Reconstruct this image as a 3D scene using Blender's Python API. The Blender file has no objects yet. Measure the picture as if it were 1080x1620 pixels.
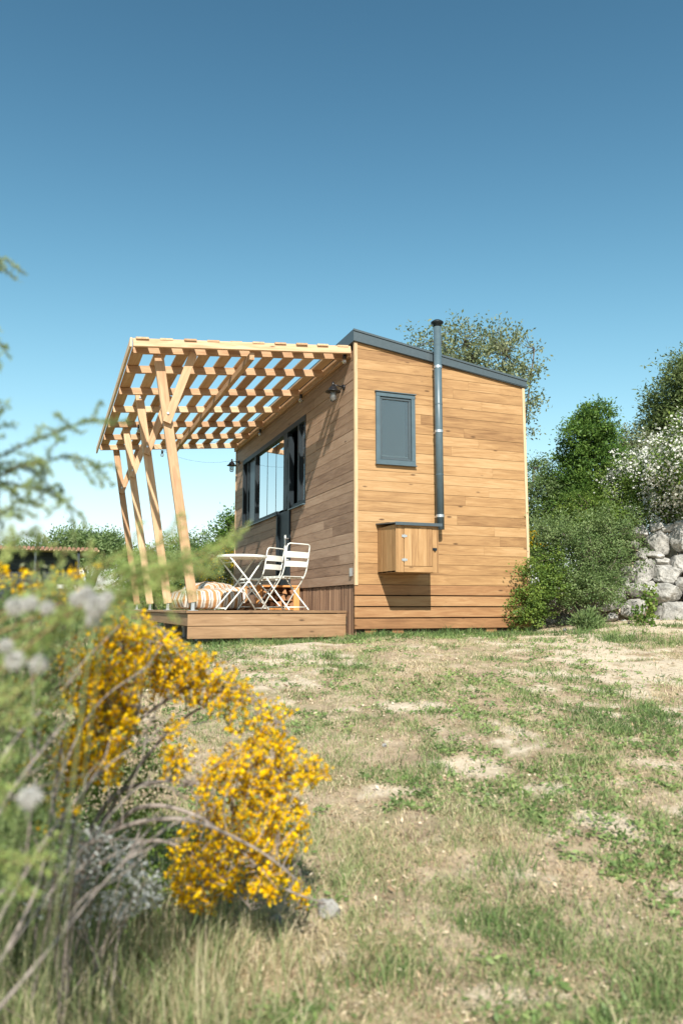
import bpy, math, random
import numpy as np
from mathutils import Vector
rng = np.random.default_rng(7); random.seed(7)
sc = bpy.context.scene
COL = sc.collection

# ------------------------------------------------------------------ camera
F, PX, PY, HY, VPX = 1212., 540., 810., 962., 75.       # focal length and horizon in photo pixels
th = math.atan((HY-PY)/F)
nz = lambda v: np.array(v, float)/np.linalg.norm(v)
Zc = nz([0, math.cos(th), math.sin(th)]); Yc = nz([VPX-PX, -(HY-PY), F]); Yc = nz(Yc-Zc*Yc.dot(Zc)); Xc = np.cross(Yc, Zc)
if Xc[0] < 0: Xc = -Xc
R = np.array([Xc, Yc, Zc])
CAM = np.array([-3.602, -8.974, 0.313])
cd = bpy.data.cameras.new('camera'); cam = bpy.data.objects.new('camera', cd); COL.objects.link(cam)
from mathutils import Matrix
rx, ux, fx = R@np.array([1., 0, 0]), R@np.array([0, 1., 0]), R@np.array([0, 0, 1.])
cam.matrix_world = Matrix(((rx[0], ux[0], -fx[0], CAM[0]), (rx[1], ux[1], -fx[1], CAM[1]), (rx[2], ux[2], -fx[2], CAM[2]), (0, 0, 0, 1)))
cd.sensor_fit = 'VERTICAL'; cd.sensor_height = 36; cd.lens = F/1620*36
cd.clip_start = 0.05; cd.clip_end = 3000
cd.dof.use_dof = True; cd.dof.focus_distance = 9.4; cd.dof.aperture_fstop = 2.6
sc.camera = cam

# ------------------------------------------------------------------ light
SUN = Vector((-0.171, -0.56, 0.464)).normalized()       # towards the sun
w = bpy.data.worlds.new('World'); sc.world = w; w.use_nodes = True
nt = w.node_tree; bg = nt.nodes['Background']
sky = nt.nodes.new('ShaderNodeTexSky'); sky.sky_type = 'NISHITA'; sky.sun_disc = False
sky.sun_elevation = math.asin(SUN.z); sky.sun_rotation = math.atan2(SUN.x, SUN.y)
sky.air_density = 1.0; sky.dust_density = 0.35; sky.ozone_density = 0.6; sky.altitude = 800
hs = nt.nodes.new('ShaderNodeHueSaturation'); hs.inputs['Hue'].default_value = 0.468; hs.inputs['Saturation'].default_value = 0.92
nt.links.new(sky.outputs[0], hs.inputs['Color']); gm_ = nt.nodes.new('ShaderNodeGamma'); gm_.inputs[1].default_value = 1.85; nt.links.new(hs.outputs[0], gm_.inputs[0]); 
va = nt.nodes.new('ShaderNodeVectorMath'); va.operation = 'MULTIPLY_ADD'; va.inputs[1].default_value = (.045,)*3; va.inputs[2].default_value = (1,)*3; nt.links.new(gm_.outputs[0], va.inputs[0])
vb = nt.nodes.new('ShaderNodeVectorMath'); vb.operation = 'DIVIDE'; nt.links.new(gm_.outputs[0], vb.inputs[0]); nt.links.new(va.outputs[0], vb.inputs[1]); nt.links.new(vb.outputs[0], bg.inputs[0])
bg.inputs[1].default_value = 0.0505
sl = bpy.data.lights.new('sun', 'SUN'); sl.energy = 4.9; sl.angle = math.radians(0.5); sl.color = (1, 0.955, 0.88)
so = bpy.data.objects.new('sun', sl); COL.objects.link(so); so.rotation_euler = SUN.to_track_quat('Z', 'Y').to_euler(); so.location = (-5, -12, 12)
sc.view_settings.view_transform = 'Standard'; sc.view_settings.look = 'None'; sc.view_settings.gamma = 1
sc.view_settings.exposure = 0.72

# ------------------------------------------------------------------ helpers
def rayd(px, py): return R@nz([px-PX, -(py-PY), F])
def at(px, py, d):                       # point seen at a photo pixel, d metres away horizontally
    r = rayd(px, py); return CAM + r*(d/math.hypot(r[0], r[1]))
def on(px, py, ax, v):
    r = rayd(px, py); return CAM + r*((v-CAM[ax])/r[ax])

def hsh(i, j, s):
    n = (i.astype(np.int64)*374761393 + j.astype(np.int64)*668265263 + s*974634777) & 0xffffffff
    n = ((n ^ (n >> 13))*1274126177) & 0xffffffff
    return ((n ^ (n >> 16)) & 0xffff)/65535.
def vnoise(x, y, s=0):
    xi, yi = np.floor(x), np.floor(y); fx_, fy_ = x-xi, y-yi
    u, v = fx_*fx_*(3-2*fx_), fy_*fy_*(3-2*fy_)
    a, b, c, d = hsh(xi, yi, s), hsh(xi+1, yi, s), hsh(xi, yi+1, s), hsh(xi+1, yi+1, s)
    return a*(1-u)*(1-v)+b*u*(1-v)+c*(1-u)*v+d*u*v
def fbm(x, y, s=0, o=4):
    r = 0; a = .5; t = 0
    for k in range(o): r = r+a*vnoise(x*2**k, y*2**k, s+k*17); t += a; a *= .5
    return r/t
def sst(a, b, x): t = np.clip((x-a)/(b-a), 0, 1); return t*t*(3-2*t)

def tag(o, label=None, cat=None, group=None, kind=None):
    if label: o['label'] = label
    if cat: o['category'] = cat
    if group: o['group'] = group
    if kind: o['kind'] = kind
    return o
def thing(name, label, cat, loc=(0, 0, 0), rz=0, group=None):
    o = bpy.data.objects.new(name, None); COL.objects.link(o); o.empty_display_size = .1
    o.location = loc; o.rotation_euler = (0, 0, rz); return tag(o, label, cat, group)
def copy_tree(o, parent=None):
    c = o.copy(); COL.objects.link(c); c.parent = parent
    for ch in list(o.children): copy_tree(ch, c)
    return c

class MB:
    """collects shapes; verts carry rnd (per piece) and loc (piece coordinates, x along the grain)"""
    def __init__(s): s.v = []; s.f = []; s.r = []; s.l = []; s.b = []; s.fb = []
    def add(s, vs, fs, rnd=None, loc=None):
        rnd = random.random() if rnd is None else rnd
        b = len(s.v); s.b.append(b); s.fb.append(len(s.f)); s.v += [tuple(map(float, p)) for p in vs]; s.f += [tuple(i+b for i in f) for f in fs]
        s.r += [rnd]*len(vs); off = rnd*37.3
        s.l += [(a+off, c+off, d) for a, c, d in (loc if loc is not None else vs)]
        return s
    def beam(s, p0, p1, wd, ht, up=(0, 0, 1), ch=.003, rnd=None, taper=1):
        p0, p1 = np.array(p0, float), np.array(p1, float); d = p1-p0; L = np.linalg.norm(d); d /= L
        up = np.array(up, float); side = np.cross(d, up)
        if np.linalg.norm(side) < 1e-4: side = np.cross(d, (1, 0, 0))
        side = nz(side); u = np.cross(side, d); a, b = wd/2, ht/2; c = min(ch, a*.5, b*.5)
        sec = [(a-c, -b), (a, -b+c), (a, b-c), (a-c, b), (-a+c, b), (-a, b-c), (-a, -b+c), (-a+c, -b)]
        vs = []; lo = []
        for k, p in enumerate((p0, p1)):
            for x, y in sec:
                q = taper if k else 1
                vs.append(p+side*x*q+u*y*q); lo.append((k*L, x, y))
        fs = [tuple(range(7, -1, -1)), tuple(range(8, 16))]+[(i, (i+1) % 8, 8+(i+1) % 8, 8+i) for i in range(8)]
        return s.add(vs, fs, rnd, lo)
    def box(s, x0, x1, y0, y1, z0, z1, ch=.003, rnd=None, grain=0):
        c = ((x0+x1)/2, (y0+y1)/2, (z0+z1)/2)
        if grain == 0: return s.beam((x0, c[1], c[2]), (x1, c[1], c[2]), y1-y0, z1-z0, (0, 0, 1), ch, rnd)
        if grain == 1: return s.beam((c[0], y0, c[2]), (c[0], y1, c[2]), x1-x0, z1-z0, (0, 0, 1), ch, rnd)
        return s.beam((c[0], c[1], z0), (c[0], c[1], z1), x1-x0, y1-y0, (0, 1, 0), ch, rnd)
    def prism(s, poly, ax, a0, a1, rnd=None):      # poly in the two other axes, extruded along ax
        o = [i for i in range(3) if i != ax]; n = len(poly); vs = []; lo = []
        for a in (a0, a1):
            for p in poly:
                q = [0, 0, 0]; q[ax] = a; q[o[0]] = p[0]; q[o[1]] = p[1]; vs.append(q); lo.append((p[0], p[1], a))
        fs = [tuple(range(n-1, -1, -1)), tuple(range(n, 2*n))]+[(i, (i+1) % n, n+(i+1) % n, n+i) for i in range(n)]
        return s.add(vs, fs, rnd, lo)
    def tube(s, pts, r, n=8, rnd=None, cap=True):
        pts = [np.array(p, float) for p in pts]; m = len(pts)
        r = [r]*m if np.isscalar(r) else r; vs = []; lo = []; prev = None; L = 0
        for i, p in enumerate(pts):
            d = nz(pts[min(i+1, m-1)]-pts[max(i-1, 0)]+1e-9)
            if prev is None: sd = nz(np.cross(d, (0, 0, 1) if abs(d[2]) < .9 else (1, 0, 0)))
            else: sd = nz(prev-d*prev.dot(d))
            prev = sd; u = np.cross(d, sd)
            if i: L += np.linalg.norm(p-pts[i-1])
            for k in range(n):
                a = 2*math.pi*k/n; vs.append(p+(sd*math.cos(a)+u*math.sin(a))*r[i]); lo.append((L, r[i]*math.cos(a), r[i]*math.sin(a)))
        fs = [(i*n+k, i*n+(k+1) % n, (i+1)*n+(k+1) % n, (i+1)*n+k) for i in range(m-1) for k in range(n)]
        if cap: fs += [tuple(range(n-1, -1, -1)), tuple(range((m-1)*n, m*n))]
        return s.add(vs, fs, rnd, lo)
    def lathe(s, c, prof, n=20, rnd=None):
        return s.tube([(c[0], c[1], c[2]+z) for r_, z in prof], [max(r_, 1e-4) for r_, z in prof], n, rnd) if False else s._lathe(c, prof, n, rnd)
    def _lathe(s, c, prof, n, rnd):
        vs = [(c[0]+r_*math.cos(2*math.pi*k/n), c[1]+r_*math.sin(2*math.pi*k/n), c[2]+z) for r_, z in prof for k in range(n)]
        fs = [(i*n+k, i*n+(k+1) % n, (i+1)*n+(k+1) % n, (i+1)*n+k) for i in range(len(prof)-1) for k in range(n)]
        return s.add(vs, fs, rnd)
    def each(s, name, mat, parent=None, smooth=False):   # every added piece becomes an object of its own
        b = s.b+[len(s.v)]; fb = s.fb+[len(s.f)]
        for i in range(len(s.b)):
            q = MB(); q.v = s.v[b[i]:b[i+1]]; q.r = s.r[b[i]:b[i+1]]; q.l = s.l[b[i]:b[i+1]]; q.f = [tuple(j-b[i] for j in f) for f in s.f[fb[i]:fb[i+1]]]
            q.build(name, mat, parent, smooth)
    def build(s, name, mat, parent=None, smooth=False, origin=None):
        me = bpy.data.meshes.new(name); me.from_pydata(s.v, [], s.f)
        a = me.attributes.new('rnd', 'FLOAT', 'POINT'); a.data.foreach_set('value', s.r)
        a = me.attributes.new('loc', 'FLOAT_VECTOR', 'POINT'); a.data.foreach_set('vector', np.array(s.l, np.float32).ravel())
        if smooth: me.shade_smooth()
        me.materials.append(mat); me.update()
        o = bpy.data.objects.new(name, me); COL.objects.link(o); o.parent = parent
        if parent is not None and parent.type == 'EMPTY' and (parent.location.length > 0) and not getattr(s, 'local', False):
            pass
        return o

def fast(name, V, Q, rnd, mat, parent=None, smooth=False):
    """big mesh from arrays: V (n,3), Q (m,k) faces, rnd (n,)"""
    me = bpy.data.meshes.new(name); V = np.asarray(V, np.float32); Q = np.asarray(Q, np.int32); m, k = Q.shape
    me.vertices.add(len(V)); me.vertices.foreach_set('co', V.ravel())
    me.loops.add(m*k); me.loops.foreach_set('vertex_index', Q.ravel())
    me.polygons.add(m); me.polygons.foreach_set('loop_start', np.arange(m, dtype=np.int32)*k)
    me.polygons.foreach_set('loop_total', np.full(m, k, np.int32)); me.update(calc_edges=True)
    a = me.attributes.new('rnd', 'FLOAT', 'POINT'); a.data.foreach_set('value', np.asarray(rnd, np.float32))
    if smooth: me.shade_smooth()
    me.materials.append(mat); o = bpy.data.objects.new(name, me); COL.objects.link(o); o.parent = parent
    return o

# ------------------------------------------------------------------ materials
def mat(name):
    m = bpy.data.materials.new(name); m.use_nodes = True; n = m.node_tree.nodes; return m, n, m.node_tree.links, n['Principled BSDF']
def ramp(n, stops):
    r = n.new('ShaderNodeValToRGB'); e = r.color_ramp.elements
    while len(e) < len(stops): e.new(.5)
    for k, (p, c) in enumerate(stops): e[k].position = p; e[k].color = (*c, 1)
    return r
def attr(n, name): a = n.new('ShaderNodeAttribute'); a.attribute_name = name; return a
def noise(n, l, vec, scale, detail=4, rough=.55, dist=0):
    t = n.new('ShaderNodeTexNoise'); t.inputs['Scale'].default_value = scale; t.inputs['Detail'].default_value = detail
    t.inputs['Roughness'].default_value = rough; t.inputs['Distortion'].default_value = dist
    if vec: l.new(vec, t.inputs['Vector'])
    return t
def mapping(n, l, vec, sc_):
    m = n.new('ShaderNodeMapping'); m.inputs['Scale'].default_value = sc_; l.new(vec, m.inputs['Vector']); return m.outputs[0]
def mixc(n, l, fac, a, b, mode='MIX'):
    x = n.new('ShaderNodeMix'); x.data_type = 'RGBA'; x.blend_type = mode
    for sock, v in ((x.inputs[0], fac), (x.inputs[6], a), (x.inputs[7], b)):
        if hasattr(v, 'is_linked'): l.new(v, sock)
        elif isinstance(v, tuple): sock.default_value = (*v, 1)
        else: sock.default_value = v
    return x.outputs[2]
def bump(n, l, h, strength, dist, bsdf):
    b = n.new('ShaderNodeBump'); b.inputs['Strength'].default_value = strength; b.inputs['Distance'].default_value = dist
    l.new(h, b.inputs['Height']); l.new(b.outputs[0], bsdf.inputs['Normal'])

def wood(name, dark, mid, light, var=.5, rough=.62, knots=True, grain=1.):
    m, n, l, p = mat(name); loc = attr(n, 'loc').outputs['Vector']; rnd = attr(n, 'rnd').outputs['Fac']
    g1 = noise(n, l, mapping(n, l, loc, (1.3, 14*grain, 14*grain)), 1.6, 6, .6, 1.2)
    g2 = noise(n, l, mapping(n, l, loc, (4, 90*grain, 90*grain)), 2.2, 4, .6, .3)
    big = noise(n, l, mapping(n, l, loc, (.9, 2.5, 2.5)), 1.2, 3)
    a = n.new('ShaderNodeMath'); a.operation = 'MULTIPLY_ADD'; l.new(g1.outputs[0], a.inputs[0]); a.inputs[1].default_value = .68; a.inputs[2].default_value = -.065
    b = n.new('ShaderNodeMath'); b.operation = 'MULTIPLY_ADD'; l.new(g2.outputs[0], b.inputs[0]); b.inputs[1].default_value = .2; l.new(a.outputs[0], b.inputs[2])
    c = n.new('ShaderNodeMath'); c.operation = 'MULTIPLY_ADD'; l.new(rnd, c.inputs[0]); c.inputs[1].default_value = var; l.new(b.outputs[0], c.inputs[2])
    d = n.new('ShaderNodeMath'); d.operation = 'MULTIPLY_ADD'; l.new(big.outputs[0], d.inputs[0]); d.inputs[1].default_value = .35; l.new(c.outputs[0], d.inputs[2])
    lo = .55*.5+.1+.17-.12; r = ramp(n, [(max(0, lo-.02), dark), (lo+.18+var*.4, mid), (min(1, lo+.3+var), light)])
    l.new(d.outputs[0], r.inputs[0]); col = r.outputs[0]
    if knots:
        v = n.new('ShaderNodeTexVoronoi'); v.inputs['Scale'].default_value = 1.0; l.new(mapping(n, l, loc, (2.2, 7, 7)), v.inputs['Vector'])
        kr = ramp(n, [(.0, (1, 1, 1)), (.05, (.9, .9, .9)), (.11, (0, 0, 0))]); l.new(v.outputs['Distance'], kr.inputs[0])
        col = mixc(n, l, kr.outputs[0], col, tuple(x*.55 for x in dark))
    l.new(col, p.inputs['Base Color']); p.inputs['Roughness'].default_value = rough
    p.inputs['Specular IOR Level'].default_value = .3
    bump(n, l, b.outputs[0], .35, .004, p); return m

def plain(name, col, rough=.5, metal=0, nscale=30, namt=.12, bmp=.1, spec=.5):
    m, n, l, p = mat(name); tc = n.new('ShaderNodeTexCoord').outputs['Object']
    t = noise(n, l, tc, nscale, 5); r = ramp(n, [(.3, tuple(c*(1-namt) for c in col)), (.7, tuple(min(1, c*(1+namt)) for c in col))])
    l.new(t.outputs[0], r.inputs[0]); l.new(r.outputs[0], p.inputs['Base Color'])
    p.inputs['Roughness'].default_value = rough; p.inputs['Metallic'].default_value = metal; p.inputs['Specular IOR Level'].default_value = spec
    if bmp: bump(n, l, t.outputs[0], bmp, .002, p)
    return m

def leafmat(name, stops, trans=.35, rough=.5, spec=.25):
    m, n, l, p = mat(name); r = ramp(n, stops); l.new(attr(n, 'rnd').outputs['Fac'], r.inputs[0])
    l.new(r.outputs[0], p.inputs['Base Color']); p.inputs['Roughness'].default_value = rough; p.inputs['Specular IOR Level'].default_value = spec
    t = n.new('ShaderNodeBsdfTranslucent'); l.new(mixc(n, l, .5, r.outputs[0], (.9, 1., .3), 'MULTIPLY'), t.inputs[0])
    l.new(r.outputs[0], t.inputs[0])
    x = n.new('ShaderNodeMixShader'); x.inputs[0].default_value = trans
    l.new(p.outputs[0], x.inputs[1]); l.new(t.outputs[0], x.inputs[2]); l.new(x.outputs[0], n['Material Output'].inputs[0]); return m

def glass(name, tint=(.02, .03, .035), trans=.5, ior=1.9, rough=.01):
    m, n, l, p = mat(name); fr = n.new('ShaderNodeFresnel'); fr.inputs[0].default_value = ior
    gl = n.new('ShaderNodeBsdfGlossy'); gl.inputs['Roughness'].default_value = rough
    tr = n.new('ShaderNodeBsdfTransparent'); tr.inputs[0].default_value = (.82, .88, .88, 1)
    df = n.new('ShaderNodeBsdfDiffuse'); df.inputs[0].default_value = (*tint, 1)
    a = n.new('ShaderNodeMixShader'); a.inputs[0].default_value = trans; l.new(df.outputs[0], a.inputs[1]); l.new(tr.outputs[0], a.inputs[2])
    b = n.new('ShaderNodeMixShader'); l.new(fr.outputs[0], b.inputs[0]); l.new(a.outputs[0], b.inputs[1]); l.new(gl.outputs[0], b.inputs[2])
    l.new(b.outputs[0], n['Material Output'].inputs[0]); n.remove(p); return m

M = {}
M['clad'] = wood('cladding_wood', (.175, .088, .036), (.355, .205, .088), (.48, .312, .158), .27)
M['sideclad'] = wood('shade_toned_cladding_wood', (.16, .092, .056), (.31, .20, .13), (.42, .29, .20), .26)  # cladding wood greyed and darkened: grazing, sky-lit shade put into its colour
M['skirt'] = wood('skirting_wood', (.15, .070, .03), (.29, .150, .065), (.41, .25, .12), .3)
M['trim'] = wood('trim_wood', (.34, .21, .11), (.52, .37, .22), (.62, .48, .31), .25)
M['pine'] = wood('pergola_pine', (.32, .17, .085), (.52, .335, .19), (.68, .49, .31), .3)
M['deck'] = wood('deck_wood', (.16, .09, .045), (.29, .175, .09), (.42, .275, .16), .25)
M['crate'] = wood('crate_wood', (.38, .15, .04), (.58, .28, .09), (.7, .4, .16), .25)
M['grey'] = plain('grey_coated_metal', (.058, .078, .088), .42, .0, 25, .08, .03)
M['pipe'] = plain('flue_paint', (.072, .108, .125), .4, .0, 12, .1, .03)
M['dark'] = plain('anthracite_frame', (.012, .019, .024), .5, .0, 25, .1, .03, .25)
M['black'] = plain('black_paint', (.012, .012, .013), .35, 0, 40, .1, .02)
M['steel'] = plain('galvanised_steel', (.55, .57, .58), .35, .8, 60, .15, .05)
M['white'] = plain('white_enamel', (.74, .76, .70), .38, 0, 20, .05, .02)
M['cream'] = plain('white_laminate', (.8, .8, .78), .5, 0, 5, .03, 0)
M['inner'] = plain('interior_panel', (.10, .075, .055), .7, 0, 5, .2, 0)
M['back'] = plain('wall_membrane', (.035, .022, .015), .9, 0, 10, .2, 0)
M['blind'] = plain('roller_blind', (.25, .28, .29), .8, 0, 300, .06, .02)
M['concrete'] = plain('concrete', (.36, .33, .29), .9, 0, 20, .2, .4)
M['pebble'] = plain('pebble', (.46, .37, .26), .95, 0, 9, .3, .2, .1)
M['glass'] = glass('window_glass', trans=.55, ior=2.3)
M['glass_small'] = glass('end_window_glass', tint=(.2, .22, .23), trans=.85, ior=1.75)
M['bulb'] = glass('bulb_glass', tint=(.6, .6, .6), trans=.85, ior=1.5)
M['shedwall'] = wood('grey_weathered_boards', (.012, .016, .022), (.03, .037, .045), (.07, .08, .09), .3, .8, False)
M['bark'] = plain('bark', (.12, .095, .075), .95, 0, 40, .4, .8, .1)
M['twig'] = plain('dry_twig', (.25, .21, .18), .9, 0, 60, .3, .3, .1)
M['redtwig'] = plain('reddish_stem', (.25, .14, .09), .9, 0, 60, .3, .3, .1)
M['juniper_stem'] = plain('green_stem', (.2, .24, .1), .8, 0, 60, .2, .2, .1)
M['rust'] = plain('tile_roof', (.26, .13, .09), .8, 0, 14, .3, .2)

def reedm():
    m, n, l, p = mat('reed'); r = ramp(n, [(0, (.075, .038, .022)), (.5, (.17, .095, .055)), (1, (.32, .2, .12))])
    l.new(attr(n, 'rnd').outputs['Fac'], r.inputs[0]); l.new(r.outputs[0], p.inputs['Base Color']); p.inputs['Roughness'].default_value = .7; return m
M['reed'] = reedm()
def logm():
    m, n, l, p = mat('split_log'); loc = attr(n, 'loc').outputs['Vector']
    t = noise(n, l, mapping(n, l, loc, (3, 60, 60)), 2, 5); r = ramp(n, [(.3, (.25, .1, .035)), (.7, (.56, .31, .14))]); l.new(t.outputs[0], r.inputs[0])
    l.new(mixc(n, l, attr(n, 'rnd').outputs['Fac'], r.outputs[0], (.22, .1, .05)), p.inputs['Base Color']); p.inputs['Roughness'].default_value = .8
    bump(n, l, t.outputs[0], .6, .006, p); return m
M['log'] = logm()
def fabric():
    m, n, l, p = mat('striped_canvas'); loc = n.new('ShaderNodeTexCoord').outputs['Object']; s = n.new('ShaderNodeSeparateXYZ'); l.new(loc, s.inputs[0])
    a = n.new('ShaderNodeMath'); a.operation = 'ADD'; l.new(s.outputs[0], a.inputs[0]); b0 = n.new('ShaderNodeMath'); b0.operation = 'MULTIPLY'; l.new(s.outputs[1], b0.inputs[0]); b0.inputs[1].default_value = .55; l.new(b0.outputs[0], a.inputs[1])
    wv = n.new('ShaderNodeMath'); wv.operation = 'MULTIPLY'; l.new(a.outputs[0], wv.inputs[0]); wv.inputs[1].default_value = 9.
    fr = n.new('ShaderNodeMath'); fr.operation = 'FRACT'; l.new(wv.outputs[0], fr.inputs[0])
    r = ramp(n, [(0, (.42, .22, .09)), (.40, (.42, .22, .09)), (.42, (.62, .58, .50)), (.60, (.62, .58, .50)), (.62, (.24, .20, .17)), (.72, (.24, .20, .17)), (.74, (.62, .58, .50)), (1, (.62, .58, .50))]); r.color_ramp.interpolation = 'CONSTANT'
    l.new(fr.outputs[0], r.inputs[0]); t = noise(n, l, loc, 120, 2); l.new(mixc(n, l, .15, r.outputs[0], t.outputs[0], 'MULTIPLY'), p.inputs['Base Color'])
    p.inputs['Roughness'].default_value = .9; bump(n, l, noise(n, l, loc, 7, 3).outputs[0], .6, .03, p); return m
M['stripe'] = fabric()
def stonem():
    m, n, l, p = mat('limestone'); tc = n.new('ShaderNodeTexCoord').outputs['Object']; rnd = n.new('ShaderNodeObjectInfo').outputs['Random']
    a = noise(n, l, tc, 3.2, 9, .68, .8); b = noise(n, l, tc, 24, 8, .75)
    r = ramp(n, [(.30, (.11, .105, .095)), (.42, (.25, .24, .22)), (.56, (.44, .42, .385)), (.74, (.62, .59, .54))]); l.new(a.outputs[0], r.inputs[0])
    sp = ramp(n, [(.34, (.3, .3, .29)), (.52, (1, 1, 1))]); l.new(b.outputs[0], sp.inputs[0])
    c = mixc(n, l, .75, r.outputs[0], sp.outputs[0], 'MULTIPLY')
    li = noise(n, l, tc, 6, 6, .7); lr = ramp(n, [(.60, (0, 0, 0)), (.68, (1, 1, 1))]); l.new(li.outputs[0], lr.inputs[0])
    c = mixc(n, l, mixc(n, l, .5, lr.outputs[0], (0, 0, 0)), c, (.20, .19, .12)); l.new(c, p.inputs['Base Color']); p.inputs['Roughness'].default_value = .95; p.inputs['Specular IOR Level'].default_value = .15
    vo = n.new('ShaderNodeTexVoronoi'); vo.inputs['Scale'].default_value = 7; vo.feature = 'DISTANCE_TO_EDGE'; l.new(tc, vo.inputs['Vector'])
    s = n.new('ShaderNodeMath'); s.operation = 'MULTIPLY_ADD'; l.new(b.outputs[0], s.inputs[0]); s.inputs[1].default_value = .5; l.new(a.outputs[0], s.inputs[2])
    bump(n, l, s.outputs[0], .7, .04, p); return m
M['stone'] = stonem()
def groundm():
    m, n, l, p = mat('soil'); tc = n.new('ShaderNodeTexCoord').outputs['Object']; bare = attr(n, 'rnd').outputs['Fac']
    a = noise(n, l, tc, 3.3, 9, .72); b = noise(n, l, tc, 26, 8, .78); c0 = noise(n, l, tc, 130, 3, .7)
    r = ramp(n, [(.32, (.28, .205, .135)), (.5, (.45, .345, .24)), (.68, (.58, .47, .34))]); l.new(a.outputs[0], r.inputs[0])
    sp = ramp(n, [(.32, (.42, .39, .34)), (.47, (.9, .88, .85)), (.7, (1.25, 1.22, 1.15))]); l.new(b.outputs[0], sp.inputs[0])
    soil = mixc(n, l, .8, r.outputs[0], sp.outputs[0], 'MULTIPLY')
    r2 = ramp(n, [(.32, (.34, .25, .16)), (.43, (.52, .42, .30)), (.64, (.68, .58, .44))]); l.new(b.outputs[0], r2.inputs[0])
    cb = n.new('ShaderNodeClamp'); l.new(bare, cb.inputs[0]); col = mixc(n, l, cb.outputs[0], soil, r2.outputs[0])
    gr = noise(n, l, tc, 5, 4); gm = ramp(n, [(.5, (0, 0, 0)), (.62, (1, 1, 1))]); l.new(gr.outputs[0], gm.inputs[0])
    g = mixc(n, l, .5, gm.outputs[0], (0, 0, 0)); inv = n.new('ShaderNodeMath'); inv.operation = 'SUBTRACT'; inv.inputs[0].default_value = 1; l.new(bare, inv.inputs[1])
    mm = n.new('ShaderNodeMath'); mm.operation = 'MULTIPLY'; l.new(inv.outputs[0], mm.inputs[0]); l.new(g, mm.inputs[1])
    col = mixc(n, l, mm.outputs[0], col, (.22, .215, .10))
    fm = n.new('ShaderNodeMapRange'); fm.inputs[1].default_value = -.05; fm.inputs[2].default_value = -.9; l.new(bare, fm.inputs[0])
    mg = ramp(n, [(.35, (.10, .13, .04)), (.65, (.22, .235, .09))]); l.new(a.outputs[0], mg.inputs[0]); col = mixc(n, l, fm.outputs[0], col, mg.outputs[0]); l.new(col, p.inputs['Base Color']); p.inputs['Roughness'].default_value = 1; p.inputs['Specular IOR Level'].default_value = .1
    s = n.new('ShaderNodeMath'); s.operation = 'MULTIPLY_ADD'; l.new(c0.outputs[0], s.inputs[0]); s.inputs[1].default_value = .35; l.new(b.outputs[0], s.inputs[2])
    bump(n, l, s.outputs[0], .6, .03, p); return m
M['soil'] = groundm()
M['grass'] = leafmat('grass_blades', [(0, (.08, .14, .045)), (.22, (.18, .27, .08)), (.42, (.31, .36, .15)), (.58, (.44, .40, .23)), (.8, (.60, .48, .29)), (1, (.74, .62, .43))], .3, .6)
M['tallgrass'] = leafmat('tall_grass', [(0, (.10, .17, .06)), (.4, (.22, .30, .11)), (.7, (.42, .41, .22)), (1, (.66, .56, .38))], .4, .55)
M['litter'] = leafmat('dry_litter', [(0, (.12, .07, .045)), (.3, (.33, .22, .13)), (.65, (.56, .42, .27)), (1, (.78, .66, .48))], .15, .8)
M['weed'] = leafmat('weed_leaves', [(0, (.10, .16, .05)), (.6, (.21, .30, .10)), (1, (.36, .42, .15))], .35)
M['fresh'] = leafmat('fresh_leaves', [(0, (.05, .10, .02)), (.5, (.13, .21, .04)), (1, (.28, .36, .07))], .4)
M['conif'] = leafmat('cypress_leaves', [(0, (.035, .08, .016)), (.5, (.085, .165, .03)), (1, (.20, .30, .055))], .35)
M['olive'] = leafmat('olive_leaves', [(0, (.10, .13, .055)), (.5, (.20, .235, .11)), (1, (.36, .38, .22))], .4)
M['grey_leaf'] = leafmat('grey_green_leaves', [(0, (.07, .12, .04)), (.5, (.16, .235, .08)), (1, (.31, .38, .17))], .4)
M['pineleaf'] = leafmat('pine_needles', [(0, (.04, .07, .022)), (.5, (.11, .155, .05)), (1, (.24, .28, .10))], .35)
M['juniper'] = leafmat('juniper_needles', [(0, (.10, .17, .07)), (.5, (.26, .34, .12)), (1, (.50, .54, .20))], .45)
M['blue_juniper'] = leafmat('blue_juniper_needles', [(0, (.10, .16, .10)), (.5, (.22, .29, .16)), (1, (.42, .48, .22))], .4)
M['spring'] = leafmat('spring_needles', [(0, (.16, .25, .08)), (.5, (.36, .46, .15)), (1, (.60, .66, .24))], .5)
M['yellow'] = leafmat('yellow_petals', [(0, (.62, .32, .003)), (.3, (.86, .52, .005)), (1, (.93, .72, .015))], .4, .7, .1)
M['whiteflower'] = leafmat('white_petals', [(0, (.5, .5, .42)), (1, (.82, .82, .76))], .3, .7)
M['fluff'] = leafmat('seed_fluff', [(0, (.5, .48, .44)), (1, (.8, .79, .76))], .5, .9)
M['silver'] = leafmat('silver_leaves', [(0, (.22, .24, .22)), (1, (.55, .56, .53))], .3, .8)

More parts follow.
